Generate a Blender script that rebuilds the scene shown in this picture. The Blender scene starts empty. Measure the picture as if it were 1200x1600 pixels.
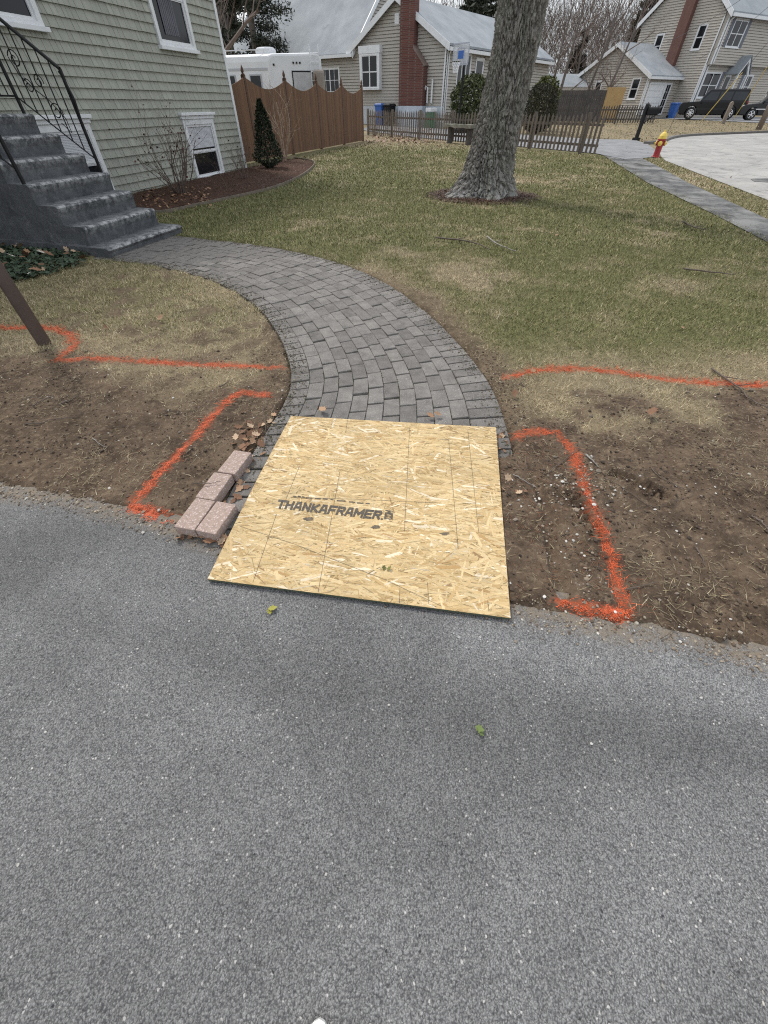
import bpy, math, random
import numpy as np
from mathutils import Vector, Matrix
random.seed(7); rng = np.random.default_rng(7)
S = bpy.context.scene
COL = S.collection
# ---------------------------------------------------------------- camera
FPX, PITCH, CH = 600.0, math.atan((800-162)/600.0), 1.3
cd = bpy.data.cameras.new('camera'); cam = bpy.data.objects.new('camera', cd); COL.objects.link(cam)
cd.sensor_fit = 'VERTICAL'; cd.sensor_height = 36; cd.lens = FPX/1600*36; cd.clip_start = .05; cd.clip_end = 2000
cam.location = (0, 0, CH); cam.rotation_euler = (math.pi/2-PITCH, 0, 0)
S.camera = cam
# ---------------------------------------------------------------- overcast daylight
SUN_EL, SUN_AZ = math.radians(52), math.radians(-40)     # azimuth from +Y, clockwise
W = bpy.data.worlds.new('World'); S.world = W; W.use_nodes = True
nt = W.node_tree; nt.nodes.clear()
sky = nt.nodes.new('ShaderNodeTexSky'); sky.sky_type = 'NISHITA'; sky.sun_disc = False
sky.sun_elevation = SUN_EL; sky.sun_rotation = SUN_AZ; sky.dust_density = 4; sky.air_density = 1; sky.ozone_density = 1
mx = nt.nodes.new('ShaderNodeMix'); mx.data_type = 'RGBA'; mx.inputs['Factor'].default_value = .72
mx.inputs[7].default_value = (9.4, 9.9, 10.4, 1)          # the even white cloud layer in front of the blue
bg = nt.nodes.new('ShaderNodeBackground'); bg.inputs['Strength'].default_value = .078
wo = nt.nodes.new('ShaderNodeOutputWorld')
nt.links.new(sky.outputs[0], mx.inputs[6]); nt.links.new(mx.outputs[2], bg.inputs['Color']); nt.links.new(bg.outputs[0], wo.inputs[0])
sd = bpy.data.lights.new('sun', 'SUN'); sd.energy = 1.5; sd.angle = math.radians(11); sd.color = (1, .96, .9)
so = bpy.data.objects.new('sun', sd); COL.objects.link(so)
sdir = Vector((math.sin(SUN_AZ)*math.cos(SUN_EL), math.cos(SUN_AZ)*math.cos(SUN_EL), math.sin(SUN_EL)))
so.rotation_euler = sdir.to_track_quat('Z', 'Y').to_euler(); so.location = (0, 0, 20)
S.view_settings.view_transform = 'Standard'; S.view_settings.look = 'None'; S.view_settings.gamma = 1
S.view_settings.exposure = 0.8; S.view_settings.use_curve_mapping = False
S.cycles.use_denoising = False; S.cycles.filter_width = 1.15

# ---------------------------------------------------------------- survey helpers (measured points of the place)
_F = np.array([0, math.cos(PITCH), -math.sin(PITCH)]); _R = np.array([1., 0, 0]); _U = np.cross(_R, _F)
def ray(u, v): return _F+_R*(u-600)/FPX-_U*(v-800)/FPX
def G(u, v, z=0.):
    d = ray(u, v); t = (z-CH)/d[2]; return np.array([0, 0, CH])+t*d
def PY(u, v, Y):
    d = ray(u, v); return np.array([0, 0, CH])+d*(Y/d[1])
def V3(a): return np.array(a, float)
def unit(a): a = V3(a); return a/np.linalg.norm(a)

# ---------------------------------------------------------------- objects
ORI = {}
def tag(o, label=None, cat=None, group=None, kind=None):
    if label: o['label'] = label
    if cat: o['category'] = cat
    if group: o['group'] = group
    if kind: o['kind'] = kind
    return o
def thing(name, label, cat, loc=(0, 0, 0), group=None):
    o = bpy.data.objects.new(name, None); COL.objects.link(o); o.location = [float(c) for c in loc]; o.empty_display_size = .1
    ORI[o.name] = V3(loc); return tag(o, label, cat, group)
def link(name, me, parent=None, org=None):
    o = bpy.data.objects.new(name, me); COL.objects.link(o)
    if parent is not None: o.parent = parent; ORI[o.name] = ORI[parent.name]
    else:
        ORI[o.name] = V3(org if org is not None else (0, 0, 0)); o.location = [float(c) for c in ORI[o.name]]
    return o
class MB:
    def __init__(s): s.v = []; s.f = []; s.c = []; s.col = None
    def add(s, vs, fs):
        n = len(s.v); s.v += [tuple(map(float, p)) for p in vs]; s.f += [tuple(i+n for i in f) for f in fs]
        if s.col is not None: s.c += [s.col]*len(vs)
        return s
    def quad(s, a, b, c, d): return s.add([a, b, c, d], [(0, 1, 2, 3)])
    def obox(s, o, a, b, c):
        o, a, b, c = map(V3, (o, a, b, c))
        if np.dot(np.cross(a, b), c) < 0: a, b = b, a
        P = [o, o+a, o+a+b, o+b, o+c, o+a+c, o+a+b+c, o+b+c]
        return s.add(P, [(0, 3, 2, 1), (4, 5, 6, 7), (0, 1, 5, 4), (1, 2, 6, 5), (2, 3, 7, 6), (3, 0, 4, 7)])
    def cbox(s, c, sx, sy, sz, rz=0, ax=None):
        if ax is None:
            ca, sa = math.cos(rz), math.sin(rz); X, Y, Z = V3((ca, sa, 0)), V3((-sa, ca, 0)), V3((0, 0, 1))
        else: X, Y, Z = map(V3, ax)
        c = V3(c); return s.obox(c-X*sx/2-Y*sy/2-Z*sz/2, X*sx, Y*sy, Z*sz)
    def tube(s, pts, rad, n=6, cap=True):
        pts = [V3(p) for p in pts]; m = len(pts)
        if not hasattr(rad, '__len__'): rad = [rad]*m
        vs, fs = [], []; ref = None
        for i, p in enumerate(pts):
            t = pts[min(i+1, m-1)]-pts[max(i-1, 0)]; L = np.linalg.norm(t); t = t/L if L > 1e-9 else V3((0, 0, 1))
            if ref is None: ref = V3((1, 0, 0)) if abs(t[0]) < .8 else V3((0, 1, 0))
            a = np.cross(t, ref); a /= max(np.linalg.norm(a), 1e-9); b = np.cross(t, a); ref = -b if False else np.cross(a, t)
            for k in range(n):
                th = 2*math.pi*k/n; vs.append(p+rad[i]*(a*math.cos(th)+b*math.sin(th)))
        for i in range(m-1):
            for k in range(n):
                k2 = (k+1) % n; fs.append((i*n+k, (i+1)*n+k, (i+1)*n+k2, i*n+k2))
        if cap: fs.append(tuple(range(n))); fs.append(tuple((m-1)*n+k for k in reversed(range(n))))
        return s.add(vs, fs)
    def lathe(s, prof, c=(0, 0, 0), n=16, ax=None, caps=True):
        c = V3(c); X, Y, Z = map(V3, ax) if ax else (V3((1, 0, 0)), V3((0, 1, 0)), V3((0, 0, 1)))
        vs = [c+X*r*math.cos(2*math.pi*k/n)+Y*r*math.sin(2*math.pi*k/n)+Z*z for r, z in prof for k in range(n)]
        fs = [(i*n+k, i*n+(k+1) % n, (i+1)*n+(k+1) % n, (i+1)*n+k) for i in range(len(prof)-1) for k in range(n)]
        if caps: fs.append(tuple(reversed(range(n)))); fs.append(tuple((len(prof)-1)*n+k for k in range(n)))
        return s.add(vs, fs)
    def prism(s, poly, ext):
        n = len(poly); ext = V3(ext); P = [V3(p) for p in poly]
        vs = P+[p+ext for p in P]
        fs = [tuple(range(n)), tuple(reversed(range(n, 2*n)))]+[(i, i+n, (i+1) % n+n, (i+1) % n) for i in range(n)]
        return s.add(vs, fs)
    def loft(s, rings, closed=True, caps=True):
        n = len(rings[0]); vs = [p for r in rings for p in r]; m = len(rings)
        fs = [(i*n+k, i*n+(k+1) % n, (i+1)*n+(k+1) % n, (i+1)*n+k) for i in range(m-1) for k in range(n if closed else n-1)]
        if caps: fs.append(tuple(reversed(range(n)))); fs.append(tuple((m-1)*n+k for k in range(n)))
        return s.add(vs, fs)
    def build(s, name, mat, parent=None, org=None, smooth=False, bevel=0, seg=2, fix=True):
        o0 = ORI[parent.name] if parent is not None else V3(org if org is not None else (0, 0, 0))
        me = bpy.data.meshes.new(name)
        me.from_pydata([(x-o0[0], y-o0[1], z-o0[2]) for x, y, z in s.v], [], s.f)
        if s.c:
            at = me.color_attributes.new('col', 'FLOAT_COLOR', 'POINT'); at.data.foreach_set('color', np.array([(*c[:3], 1) for c in s.c], np.float32).ravel())
        if fix:
            import bmesh
            bm = bmesh.new(); bm.from_mesh(me); bmesh.ops.recalc_face_normals(bm, faces=bm.faces); bm.to_mesh(me); bm.free()
        if smooth: me.shade_smooth()
        me.materials.append(mat); o = link(name, me, parent, o0)
        if bevel:
            b = o.modifiers.new('bevel', 'BEVEL'); b.width = bevel; b.segments = seg; b.limit_method = 'ANGLE'; b.angle_limit = math.radians(40)
        return o
def npmesh(name, V, F, mat, parent=None, org=(0, 0, 0), col=None, smooth=False, uv=None):
    """large meshes straight from arrays; F is (m,k)"""
    V = np.asarray(V, np.float32); F = np.asarray(F, np.int32); me = bpy.data.meshes.new(name)
    o0 = ORI[parent.name] if parent is not None else V3(org)
    V = V-o0.astype(np.float32); m, k = F.shape
    me.vertices.add(len(V)); me.vertices.foreach_set('co', V.ravel())
    me.loops.add(m*k); me.loops.foreach_set('vertex_index', F.ravel())
    me.polygons.add(m); me.polygons.foreach_set('loop_start', np.arange(0, m*k, k, dtype=np.int32))
    me.update(calc_edges=True)
    if col is not None:
        for nm, c in (col.items() if isinstance(col, dict) else (('col', col),)):
            at = me.color_attributes.new(nm, 'FLOAT_COLOR', 'POINT'); c = np.asarray(c, np.float32)
            if c.shape[1] == 3: c = np.hstack([c, np.ones((len(c), 1), np.float32)])
            at.data.foreach_set('color', c.ravel())
    if uv is not None:
        l = me.uv_layers.new(name='UVMap'); l.data.foreach_set('uv', np.asarray(uv, np.float32)[F.ravel()].ravel())
    me.polygons.foreach_set('use_smooth', np.full(m, smooth)); me.materials.append(mat)
    return link(name, me, parent, o0)

# ---------------------------------------------------------------- noise
def _tab(seed): return np.random.default_rng(seed).random((256, 256))
_T = [_tab(i) for i in range(8)]
def vnoise(x, y, sc, seed=0):
    t = _T[seed % 8]; x = np.asarray(x, float)*sc+seed*17.3; y = np.asarray(y, float)*sc+seed*9.7
    xi = np.floor(x).astype(int); yi = np.floor(y).astype(int); fx = x-xi; fy = y-yi
    fx = fx*fx*(3-2*fx); fy = fy*fy*(3-2*fy)
    a = t[xi & 255, yi & 255]; b = t[(xi+1) & 255, yi & 255]; c = t[xi & 255, (yi+1) & 255]; d = t[(xi+1) & 255, (yi+1) & 255]
    return (a*(1-fx)+b*fx)*(1-fy)+(c*(1-fx)+d*fx)*fy
def fbm(x, y, sc, oct=4, seed=0):
    s = 0; a = .5; n = 0
    for i in range(oct): s = s+a*vnoise(x, y, sc*2**i, seed+i); n += a; a *= .5
    return s/n
def sstep(a, b, x):
    t = np.clip((x-a)/(b-a), 0, 1); return t*t*(3-2*t)
def pdist(x, y, pl):
    x = np.asarray(x, float); d = np.full(x.shape, 1e9)
    for a, b in zip(pl[:-1], pl[1:]):
        ab = b-a; t = np.clip(((x-a[0])*ab[0]+(y-a[1])*ab[1])/max(ab@ab, 1e-9), 0, 1)
        d = np.minimum(d, np.hypot(x-a[0]-t*ab[0], y-a[1]-t*ab[1]))
    return d
def inpoly(x, y, pl):
    x = np.asarray(x, float); r = np.zeros(x.shape, bool); n = len(pl)
    for i in range(n):
        a, b = pl[i], pl[(i+1) % n]
        if a[1] == b[1]: continue
        c = ((a[1] > y) != (b[1] > y)) & (x < (b[0]-a[0])*(y-a[1])/(b[1]-a[1])+a[0]); r ^= c
    return r
def chaikin(P, k=3):
    P = np.array(P, float)
    for _ in range(k):
        Q = [P[0]]
        for a, b in zip(P[:-1], P[1:]): Q += [a*.75+b*.25, a*.25+b*.75]
        Q.append(P[-1]); P = np.array(Q)
    return P
def resample(P, n):
    d = np.r_[0, np.cumsum(np.linalg.norm(np.diff(P, axis=0), axis=1))]; t = np.linspace(0, d[-1], n)
    return np.stack([np.interp(t, d, P[:, k]) for k in range(P.shape[1])], 1)

# ---------------------------------------------------------------- materials
def _mat(name):
    m = bpy.data.materials.new(name); m.use_nodes = True; t = m.node_tree; b = t.nodes['Principled BSDF']; return m, t, b
def _n(t, typ, **kw):
    n = t.nodes.new(typ)
    for k, v in kw.items():
        if hasattr(n, k) and k not in ('Scale',): setattr(n, k, v)
        else: n.inputs[k].default_value = v
    return n
def _mixc(t, fac, a, b):
    m = t.nodes.new('ShaderNodeMix'); m.data_type = 'RGBA'
    for s, x in ((0, fac), (6, a), (7, b)):
        if hasattr(x, 'is_linked') or hasattr(x, 'links'): t.links.new(x, m.inputs[s])
        elif s == 0: m.inputs[0].default_value = x
        else: m.inputs[s].default_value = (*x[:3], 1)
    return m.outputs[2]
def _ramp(t, x, p0, p1, v0=0., v1=1.):
    r = t.nodes.new('ShaderNodeMapRange'); r.inputs[1].default_value = p0; r.inputs[2].default_value = p1; r.inputs[3].default_value = v0; r.inputs[4].default_value = v1
    t.links.new(x, r.inputs[0]); return r.outputs[0]
def _math(t, op, a, b=None):
    m = t.nodes.new('ShaderNodeMath'); m.operation = op
    for i, x in enumerate((a, b)):
        if x is None: continue
        if isinstance(x, (int, float)): m.inputs[i].default_value = x
        else: t.links.new(x, m.inputs[i])
    return m.outputs[0]
def _coord(t, scale=(1, 1, 1), uv=False):
    c = t.nodes.new('ShaderNodeTexCoord'); mp = t.nodes.new('ShaderNodeMapping'); mp.inputs['Scale'].default_value = scale
    t.links.new(c.outputs['UV' if uv else 'Object'], mp.inputs[0]); return mp.outputs[0]
def _noise(t, vec, sc, det=4, rough=.6):
    n = t.nodes.new('ShaderNodeTexNoise'); n.inputs['Scale'].default_value = sc; n.inputs['Detail'].default_value = det; n.inputs['Roughness'].default_value = rough
    t.links.new(vec, n.inputs['Vector']); return n.outputs['Fac']
def _vor(t, vec, sc, feat='F1'):
    n = t.nodes.new('ShaderNodeTexVoronoi'); n.feature = feat; n.inputs['Scale'].default_value = sc; t.links.new(vec, n.inputs['Vector']); return n
def _bump(t, b, h, st=.3, dist=.01):
    n = t.nodes.new('ShaderNodeBump'); n.inputs['Strength'].default_value = st; n.inputs['Distance'].default_value = dist
    t.links.new(h, n.inputs['Height']); t.links.new(n.outputs[0], b.inputs['Normal'])
def mat(name, c1, c2=None, sc=3, rough=.6, bump=0, bsc=40, bd=.005, stretch=(1, 1, 1), metal=0, rand=0, c3=None, sc3=30, t3=(.55, .7), spec=.5):
    m, t, b = _mat(name); b.inputs['Roughness'].default_value = rough; b.inputs['Metallic'].default_value = metal; b.inputs['Specular IOR Level'].default_value = spec
    if c2 is None and not rand and not bump and c3 is None: b.inputs['Base Color'].default_value = (*c1, 1); return m
    vec = _coord(t, stretch); c2 = c2 or c1
    col = _mixc(t, _ramp(t, _noise(t, vec, sc, 5), .3, .7), c1, c2)
    if c3: col = _mixc(t, _ramp(t, _noise(t, vec, sc3, 3), *t3), col, c3)
    if rand:
        oi = t.nodes.new('ShaderNodeObjectInfo'); h = t.nodes.new('ShaderNodeHueSaturation')
        t.links.new(_ramp(t, oi.outputs['Random'], 0, 1, 1-rand, 1+rand), h.inputs['Value']); t.links.new(col, h.inputs['Color']); col = h.outputs[0]
    t.links.new(col, b.inputs['Base Color'])
    if bump: _bump(t, b, _noise(t, vec, bsc, 5), bump, bd)
    return m
def amat(name, rough=.8, noise=0, nsc=60, trans=0, stretch=(1, 1, 1), spec=.3):
    m, t, b = _mat(name); b.inputs['Roughness'].default_value = rough; b.inputs['Specular IOR Level'].default_value = spec
    a = t.nodes.new('ShaderNodeVertexColor'); a.layer_name = 'col'; col = a.outputs[0]
    if noise:
        h = t.nodes.new('ShaderNodeHueSaturation'); t.links.new(_ramp(t, _noise(t, _coord(t, stretch), nsc, 4), .25, .75, 1-noise, 1+noise), h.inputs['Value']); t.links.new(col, h.inputs['Color']); col = h.outputs[0]
    t.links.new(col, b.inputs['Base Color'])
    return m
def glass(name, c=(.012, .013, .016), rough=.05):
    m, t, b = _mat(name); b.inputs['Base Color'].default_value = (*c, 1); b.inputs['Roughness'].default_value = rough; b.inputs['Specular IOR Level'].default_value = .3; return m
M = {}
M['white'] = mat('white_trim', (.72, .73, .74), (.62, .63, .64), 4, .5)
M['old_white'] = mat('weathered_white', (.66, .66, .66), (.42, .4, .38), 9, .7, c3=(.3, .28, .25), sc3=14, t3=(.62, .72))
M['glass'] = glass('window_glass')
M['iron'] = mat('black_iron', (.010, .010, .011), (.02, .019, .019), 30, .55, spec=.25)
M['curtain'] = mat('curtain', (.5, .5, .5), (.35, .35, .36), 4, .9)
M['black'] = mat('black_plastic', (.010, .010, .011), None, rough=.6, spec=.25)
M['blue'] = mat('blue_plastic', (.02, .09, .33), (.03, .12, .4), 3, .5)
# ================================================================ survey of the plot
edge = np.array([G(u, v)[:2] for u, v in [(0, 768), (100, 785), (200, 806), (260, 822), (340, 850), (560, 900), (800, 958), (880, 968), (1000, 987), (1100, 1010), (1200, 1037)]])
s0 = (edge[2]-edge[0])/(edge[2][0]-edge[0][0]); s1 = (edge[-1]-edge[-3])/(edge[-1][0]-edge[-3][0])
edge = np.vstack([edge[0]-s0*7, edge, edge[-1]+s1*4.2])
def y_edge(x): return np.interp(x, edge[:, 0], edge[:, 1])
inn = [(-.80, .93)]+[tuple(G(u, v)[:2]) for u, v in [(333, 826), (366, 758), (411, 684), (452, 622), (457, 580), (440, 530), (406, 480), (345, 443), (285, 424), (210, 411)]]+[(-3.6, 5.44)]
out = [(.62, .75), (.66, 1.3)]+[tuple(G(u, v)[:2]) for u, v in [(792, 664), (768, 605), (727, 548), (660, 482), (588, 433), (500, 402), (400, 383), (292, 372)]]+[(-3.5, 6.95)]
INN = resample(chaikin(inn), 240); OUT = resample(chaikin(out), 240)
PATHPOLY = np.vstack([INN[::4], OUT[::-4]])
PATHPOLY[(PATHPOLY[:, 1] < 1.56) & (PATHPOLY[:, 0] > .4), 0] = .40      # the lower right border has been lifted out
wB = unit((.267, .964, 0)); wN = unit((.964, -.267, 0)); HB = G(384, 264)          # house wall direction, outward normal, far corner
bed_edge = np.array([G(u, v)[:2] for u, v in [(459, 249), (485, 252), (494, 257), (477, 274), (440, 292), (397, 304), (355, 313), (300, 325), (262, 334), (232, 336), (214, 330)]])
BED = np.vstack([chaikin(bed_edge, 2), (HB-wB*6)[:2], (HB+wB*2.5)[:2]])
TREE = np.array([2.02, 10.15])
def gbase(x, y): return .26*sstep(29, 46, y)
STROKES = {
 'a': [(0, 514), (40, 515), (84, 516), (110, 525), (119, 540), (105, 556), (90, 565), (150, 563), (200, 567), (320, 572), (443, 579)],
 'b': [(420, 623), (402, 618), (376, 617), (350, 637), (310, 680), (270, 722), (230, 765), (205, 793), (235, 803), (272, 811)],
 'c': [(790, 592), (830, 582), (900, 578), (960, 582), (1020, 592), (1080, 600), (1150, 605), (1215, 606)],
 'd': [(808, 683), (840, 677), (868, 679), (890, 700), (903, 735), (915, 780), (935, 825), (955, 880), (965, 920), (970, 960), (940, 959), (910, 952), (880, 945)]}
STR = {k: np.array([G(u, v)[:2] for u, v in p]) for k, p in STROKES.items()}
def paintd(x, y): return np.min([pdist(x, y, p) for p in STR.values()], axis=0)
def in_drive(x, y): return y < y_edge(x)
PRINTS = [(G(890, 772)[:2], G(932, 846)[:2], .045), (G(948, 742)[:2], G(1046, 782)[:2], .045), (G(1128, 998)[:2], G(1158, 1014)[:2], .04)]
SW_L = np.array([G(u, v)[:2] for u, v in [(1200, 381), (1112, 335), (1012, 287), (940, 242)]])
def masks(x, y):
    """dirt, green, mulch, path signed distance (negative inside)"""
    n1 = fbm(x, y, .9, 4, 1); n2 = fbm(x, y, 3.5, 3, 2); n3 = fbm(x, y, .35, 3, 3); n4 = fbm(x, y, 9, 3, 5)
    near = (np.abs(x) < 9) & (y < 9)
    pd = np.full(x.shape, 9.); ins = np.zeros(x.shape, bool)
    pd[near] = pdist(x[near], y[near], np.vstack([PATHPOLY, PATHPOLY[:1]])); ins[near] = inpoly(x[near], y[near], PATHPOLY)
    pd = np.where(ins, -pd, pd)
    lim = np.where(x < 0, 2.50+.12*np.clip(-x-1, 0, 3), 2.18+.02*x)
    dirt = 1-sstep(-.24, .22, (y-lim)+1.0*(n1-.5)+.7*(n2-.5)+.6*(n4-.5))
    dirt = np.maximum(dirt, (x < 0)*(x > -4.2)*sstep(.5, .66, n1*.6+n4*.4)*(1-sstep(4.6, 5.6, y))*.8)
    strip = (pd < .5) & (x > -1) & (pd > 0)
    dirt = np.maximum(dirt, np.where(strip, (1-sstep(.04, .42, pd+.35*(n2-.5)))*.85*(1-sstep(3.6, 6, y)), 0))
    mul = np.zeros(x.shape); bb = (x < 0) & (x > -9) & (y > 5) & (y < 22)
    mul[bb] = inpoly(x[bb], y[bb], BED)
    td = np.hypot((x-TREE[0])/1.12, y-TREE[1]+.05)
    mul = np.maximum(mul, 1-sstep(.72, 1.02, td+.3*(n2-.5)))
    pk = (y > 22) & (y < 36) & (x < 9)
    green = sstep(.33, .60, n3*.3+n1*.35+n2*.35+.03)*sstep(2.35, 3.3, y+.5*(x < -.3)*(-1)+.9*(n1-.5))
    green = green*(1-.75*sstep(.5, 0, pd)*(y < 5))*np.where((x < -.3) & (y < 5.2) & (pd > 0) & (x < y*-.1), .5, 1)
    swd = np.full(x.shape, 9.); q = (x > 3) & (y < 25); swd[q] = pdist(x[q], y[q], SW_L)
    past = q & (x > np.interp(y, SW_L[:, 1], SW_L[:, 0]))
    green = np.where(past, green*.55, green)
    green = green*(1-sstep(20, 26, y-.0*x)*.9)
    return dirt, green, mul, pd
def gh(x, y):
    """height of the soil surface"""
    x = np.asarray(x, float); y = np.asarray(y, float); sh = x.shape; x = np.atleast_1d(x); y = np.atleast_1d(y)
    dirt, green, mul, pd = masks(x, y)
    nr = 1-sstep(6, 12, np.hypot(x, y))
    z = gbase(x, y)+(.018*(fbm(x, y, 1.6, 3, 4)-.5)+.030*(fbm(x, y, 9, 4, 2)-.5)*(.35+.65*dirt)+.018*(fbm(x, y, 34, 3, 6)-.5)*dirt)*nr+.012*nr
    z = z+mul*.03*(fbm(x, y, 14, 3, 1)-.2)+mul*.02
    for a, b, w in PRINTS:
        m = (np.abs(x-a[0]) < .6) & (np.abs(y-a[1]) < .6)
        if m.any():
            ab = b-a; L = np.linalg.norm(ab); t = ((x[m]-a[0])*ab[0]+(y[m]-a[1])*ab[1])/L; q = (-(x[m]-a[0])*ab[1]+(y[m]-a[1])*ab[0])/L
            k = sstep(-.01, .02, t)*sstep(L+.01, L-.02, t)*sstep(w, w-.018, np.abs(q))
            rim = sstep(w+.02, w, np.abs(q))*sstep(-.03, 0, t)*sstep(L+.03, L, t)
            z[m] += rim*.018-k*(.036+.015*np.sign(np.sin(t*200+q*30)))
    # a groove where the old edging was lifted out, right of the board
    gr = np.array([G(832, 735)[:2], G(858, 800)[:2], G(862, 860)[:2], G(878, 930)[:2]]); m = (x > .4) & (x < 1.2) & (y < 2) & (y > .5)
    if m.any(): z[m] -= .03*sstep(.045, .008, pdist(x[m], y[m], gr)+.02*(fbm(x[m], y[m], 20, 2, 3)-.5))
    z = np.where(pd < .06, z+(-.05-z)*sstep(.035, -.03, pd+.05*(fbm(x, y, 12, 3, 7)-.5)), z)
    de = y-y_edge(x)+.06*(fbm(x, y, 7, 4, 3)-.5)+.03*(fbm(x, y, 30, 2, 5)-.5)
    z = np.where(de < .09, -.06+(z+.06)*sstep(-.035, .075, de), z)
    return z.reshape(sh)

# ---------------------------------------------------------------- ground sheet
def grow(a, b, st, k=1.16):
    r = [a]; s = st
    while abs(r[-1]-a) < abs(b-a): r.append(r[-1]+math.copysign(s, b-a)); s *= k
    return np.array(r[1:])
gx = np.r_[grow(-3.4, -420, .02)[::-1], np.arange(-3.4, 3.4, .0125), grow(3.4, 420, .02)]
gy = np.r_[grow(.2, -60, .05)[::-1], np.arange(.2, 3.3, .0125), np.arange(3.3, 7.2, .03), grow(7.2, 600, .035, 1.06)]
X, Y = np.meshgrid(gx, gy, indexing='ij'); xf, yf = X.ravel(), Y.ravel()
zf = gh(xf, yf); di, gr_, mu, pd_ = masks(xf, yf)
pm = np.zeros(len(xf)); q = (np.abs(xf) < 5) & (yf > 0) & (yf < 4); pm[q] = sstep(.042, .0, paintd(xf[q], yf[q])+.07*(fbm(xf[q], yf[q], 30, 3, 2)-.5))
nx, ny = len(gx), len(gy); I = np.arange(nx*ny).reshape(nx, ny)
F = np.stack([I[:-1, :-1].ravel(), I[1:, :-1].ravel(), I[1:, 1:].ravel(), I[:-1, 1:].ravel()], 1)
m, t, b = _mat('lawn_soil'); b.inputs['Roughness'].default_value = .95; b.inputs['Specular IOR Level'].default_value = .15
a = t.nodes.new('ShaderNodeVertexColor'); a.layer_name = 'w'; sp = t.nodes.new('ShaderNodeSeparateColor'); t.links.new(a.outputs[0], sp.inputs[0])
vec = _coord(t)
soil = _mixc(t, _ramp(t, _noise(t, vec, 5, 6, .7), .35, .68), (.054, .037, .026), (.155, .112, .077))
soil = _mixc(t, _ramp(t, _noise(t, vec, 38, 4), .52, .72), soil, (.20, .15, .103))
vo = _vor(t, vec, 55); soil = _mixc(t, _ramp(t, vo.outputs['Distance'], .16, .1), soil, _mixc(t, _ramp(t, vo.outputs['Color'], .7, .9), (.09, .07, .05), (.34, .3, .25)))
straw = _mixc(t, _ramp(t, _noise(t, vec, 12, 5, .7), .3, .7), (.135, .108, .068), (.25, .208, .138))
straw = _mixc(t, _ramp(t, _noise(t, _coord(t, (1, .4, 1)), .9, 5, .65), .35, .68, 0, .7), straw, (.30, .235, .145)); straw = _mixc(t, _ramp(t, _noise(t, vec, .5, 4, .6), .5, .7, 0, .6), straw, (.12, .105, .06))
green = _mixc(t, _ramp(t, _noise(t, vec, 16, 5, .7), .3, .7), (.075, .076, .032), (.155, .15, .066))
mulch = _mixc(t, _ramp(t, _noise(t, vec, 30, 5, .7), .35, .65), (.035, .018, .012), (.095, .05, .033))
c = _mixc(t, sp.outputs[1], straw, green); c = _mixc(t, sp.outputs[0], c, soil); c = _mixc(t, sp.outputs[2], c, mulch)
fac = _math(t, 'MULTIPLY', a.outputs[1], _ramp(t, _noise(t, vec, 120, 4, .7), .38, .60, 0, .92)); c = _mixc(t, fac, c, _mixc(t, _ramp(t, _noise(t, vec, 40, 3), .3, .7), (.56, .105, .034), (.36, .066, .028)))
t.links.new(c, b.inputs['Base Color']); _bump(t, b, _math(t, 'ADD', _noise(t, vec, 60, 6, .7), _math(t, 'MULTIPLY', _noise(t, vec, 14, 4), 2.)), .9, .012)
g_ = npmesh('ground', np.stack([xf, yf, zf], 1), F, m, col={'w': np.stack([di*(1-mu), gr_, mu, pm], 1)}, smooth=True)
tag(g_, 'lawn soil with bare dirt bands by the driveway', 'ground', kind='structure')

# ---------------------------------------------------------------- driveway
m, t, b = _mat('asphalt'); b.inputs['Roughness'].default_value = .85; b.inputs['Specular IOR Level'].default_value = .3
vec = _coord(t); wn = t.nodes.new('ShaderNodeTexNoise'); wn.inputs['Scale'].default_value = 120; wn.inputs['Detail'].default_value = 3; t.links.new(vec, wn.inputs['Vector']); ws = t.nodes.new('ShaderNodeVectorMath'); ws.operation = 'SCALE'; ws.inputs[3].default_value = .008; t.links.new(wn.outputs['Color'], ws.inputs[0]); wv = t.nodes.new('ShaderNodeVectorMath'); t.links.new(vec, wv.inputs[0]); t.links.new(ws.outputs[0], wv.inputs[1]); vw = wv.outputs[0]
v1 = _vor(t, vw, 235); v2 = _vor(t, vw, 130); v3 = _vor(t, vw, 420); v4 = _vor(t, vw, 46); big = _noise(t, vec, 1.1, 4, .55); mid = _noise(t, vec, 5, 5, .65)
stone = _mixc(t, _ramp(t, v1.outputs['Color'], .0, 1.), (.034, .034, .036), (.285, .283, .28))
stone = _mixc(t, .5, stone, _mixc(t, _ramp(t, v3.outputs['Color'], .0, 1.), (.022, .022, .024), (.40, .397, .39)))
stone = _mixc(t, _ramp(t, v1.outputs['Distance'], .42, .75, 0, .7), stone, (.025, .025, .028))
stone = _mixc(t, _math(t, 'MULTIPLY', _ramp(t, v2.outputs['Color'], .86, .9), _ramp(t, v2.outputs['Distance'], .42, .28)), stone, (.40, .39, .37))
stone = _mixc(t, _math(t, 'MULTIPLY', _ramp(t, v2.outputs['Color'], .12, .08), _ramp(t, v2.outputs['Distance'], .45, .3)), stone, (.035, .035, .037))
stone = _mixc(t, _math(t, 'MULTIPLY', _ramp(t, v4.outputs['Color'], .985, .988), _ramp(t, v4.outputs['Distance'], .2, .12)), stone, (.50, .48, .45))
a = t.nodes.new('ShaderNodeVertexColor'); a.layer_name = 'col'; sp = t.nodes.new('ShaderNodeSeparateColor'); t.links.new(a.outputs[0], sp.inputs[0])
tone = t.nodes.new('ShaderNodeHueSaturation'); t.links.new(_math(t, 'MULTIPLY', _math(t, 'MULTIPLY', _ramp(t, big, .3, .7, .84, 1.12), _ramp(t, mid, .3, .7, .88, 1.12)), _ramp(t, sp.outputs[1], 0, 1, 1, 1.32)), tone.inputs['Value']); t.links.new(stone, tone.inputs['Color'])
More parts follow.
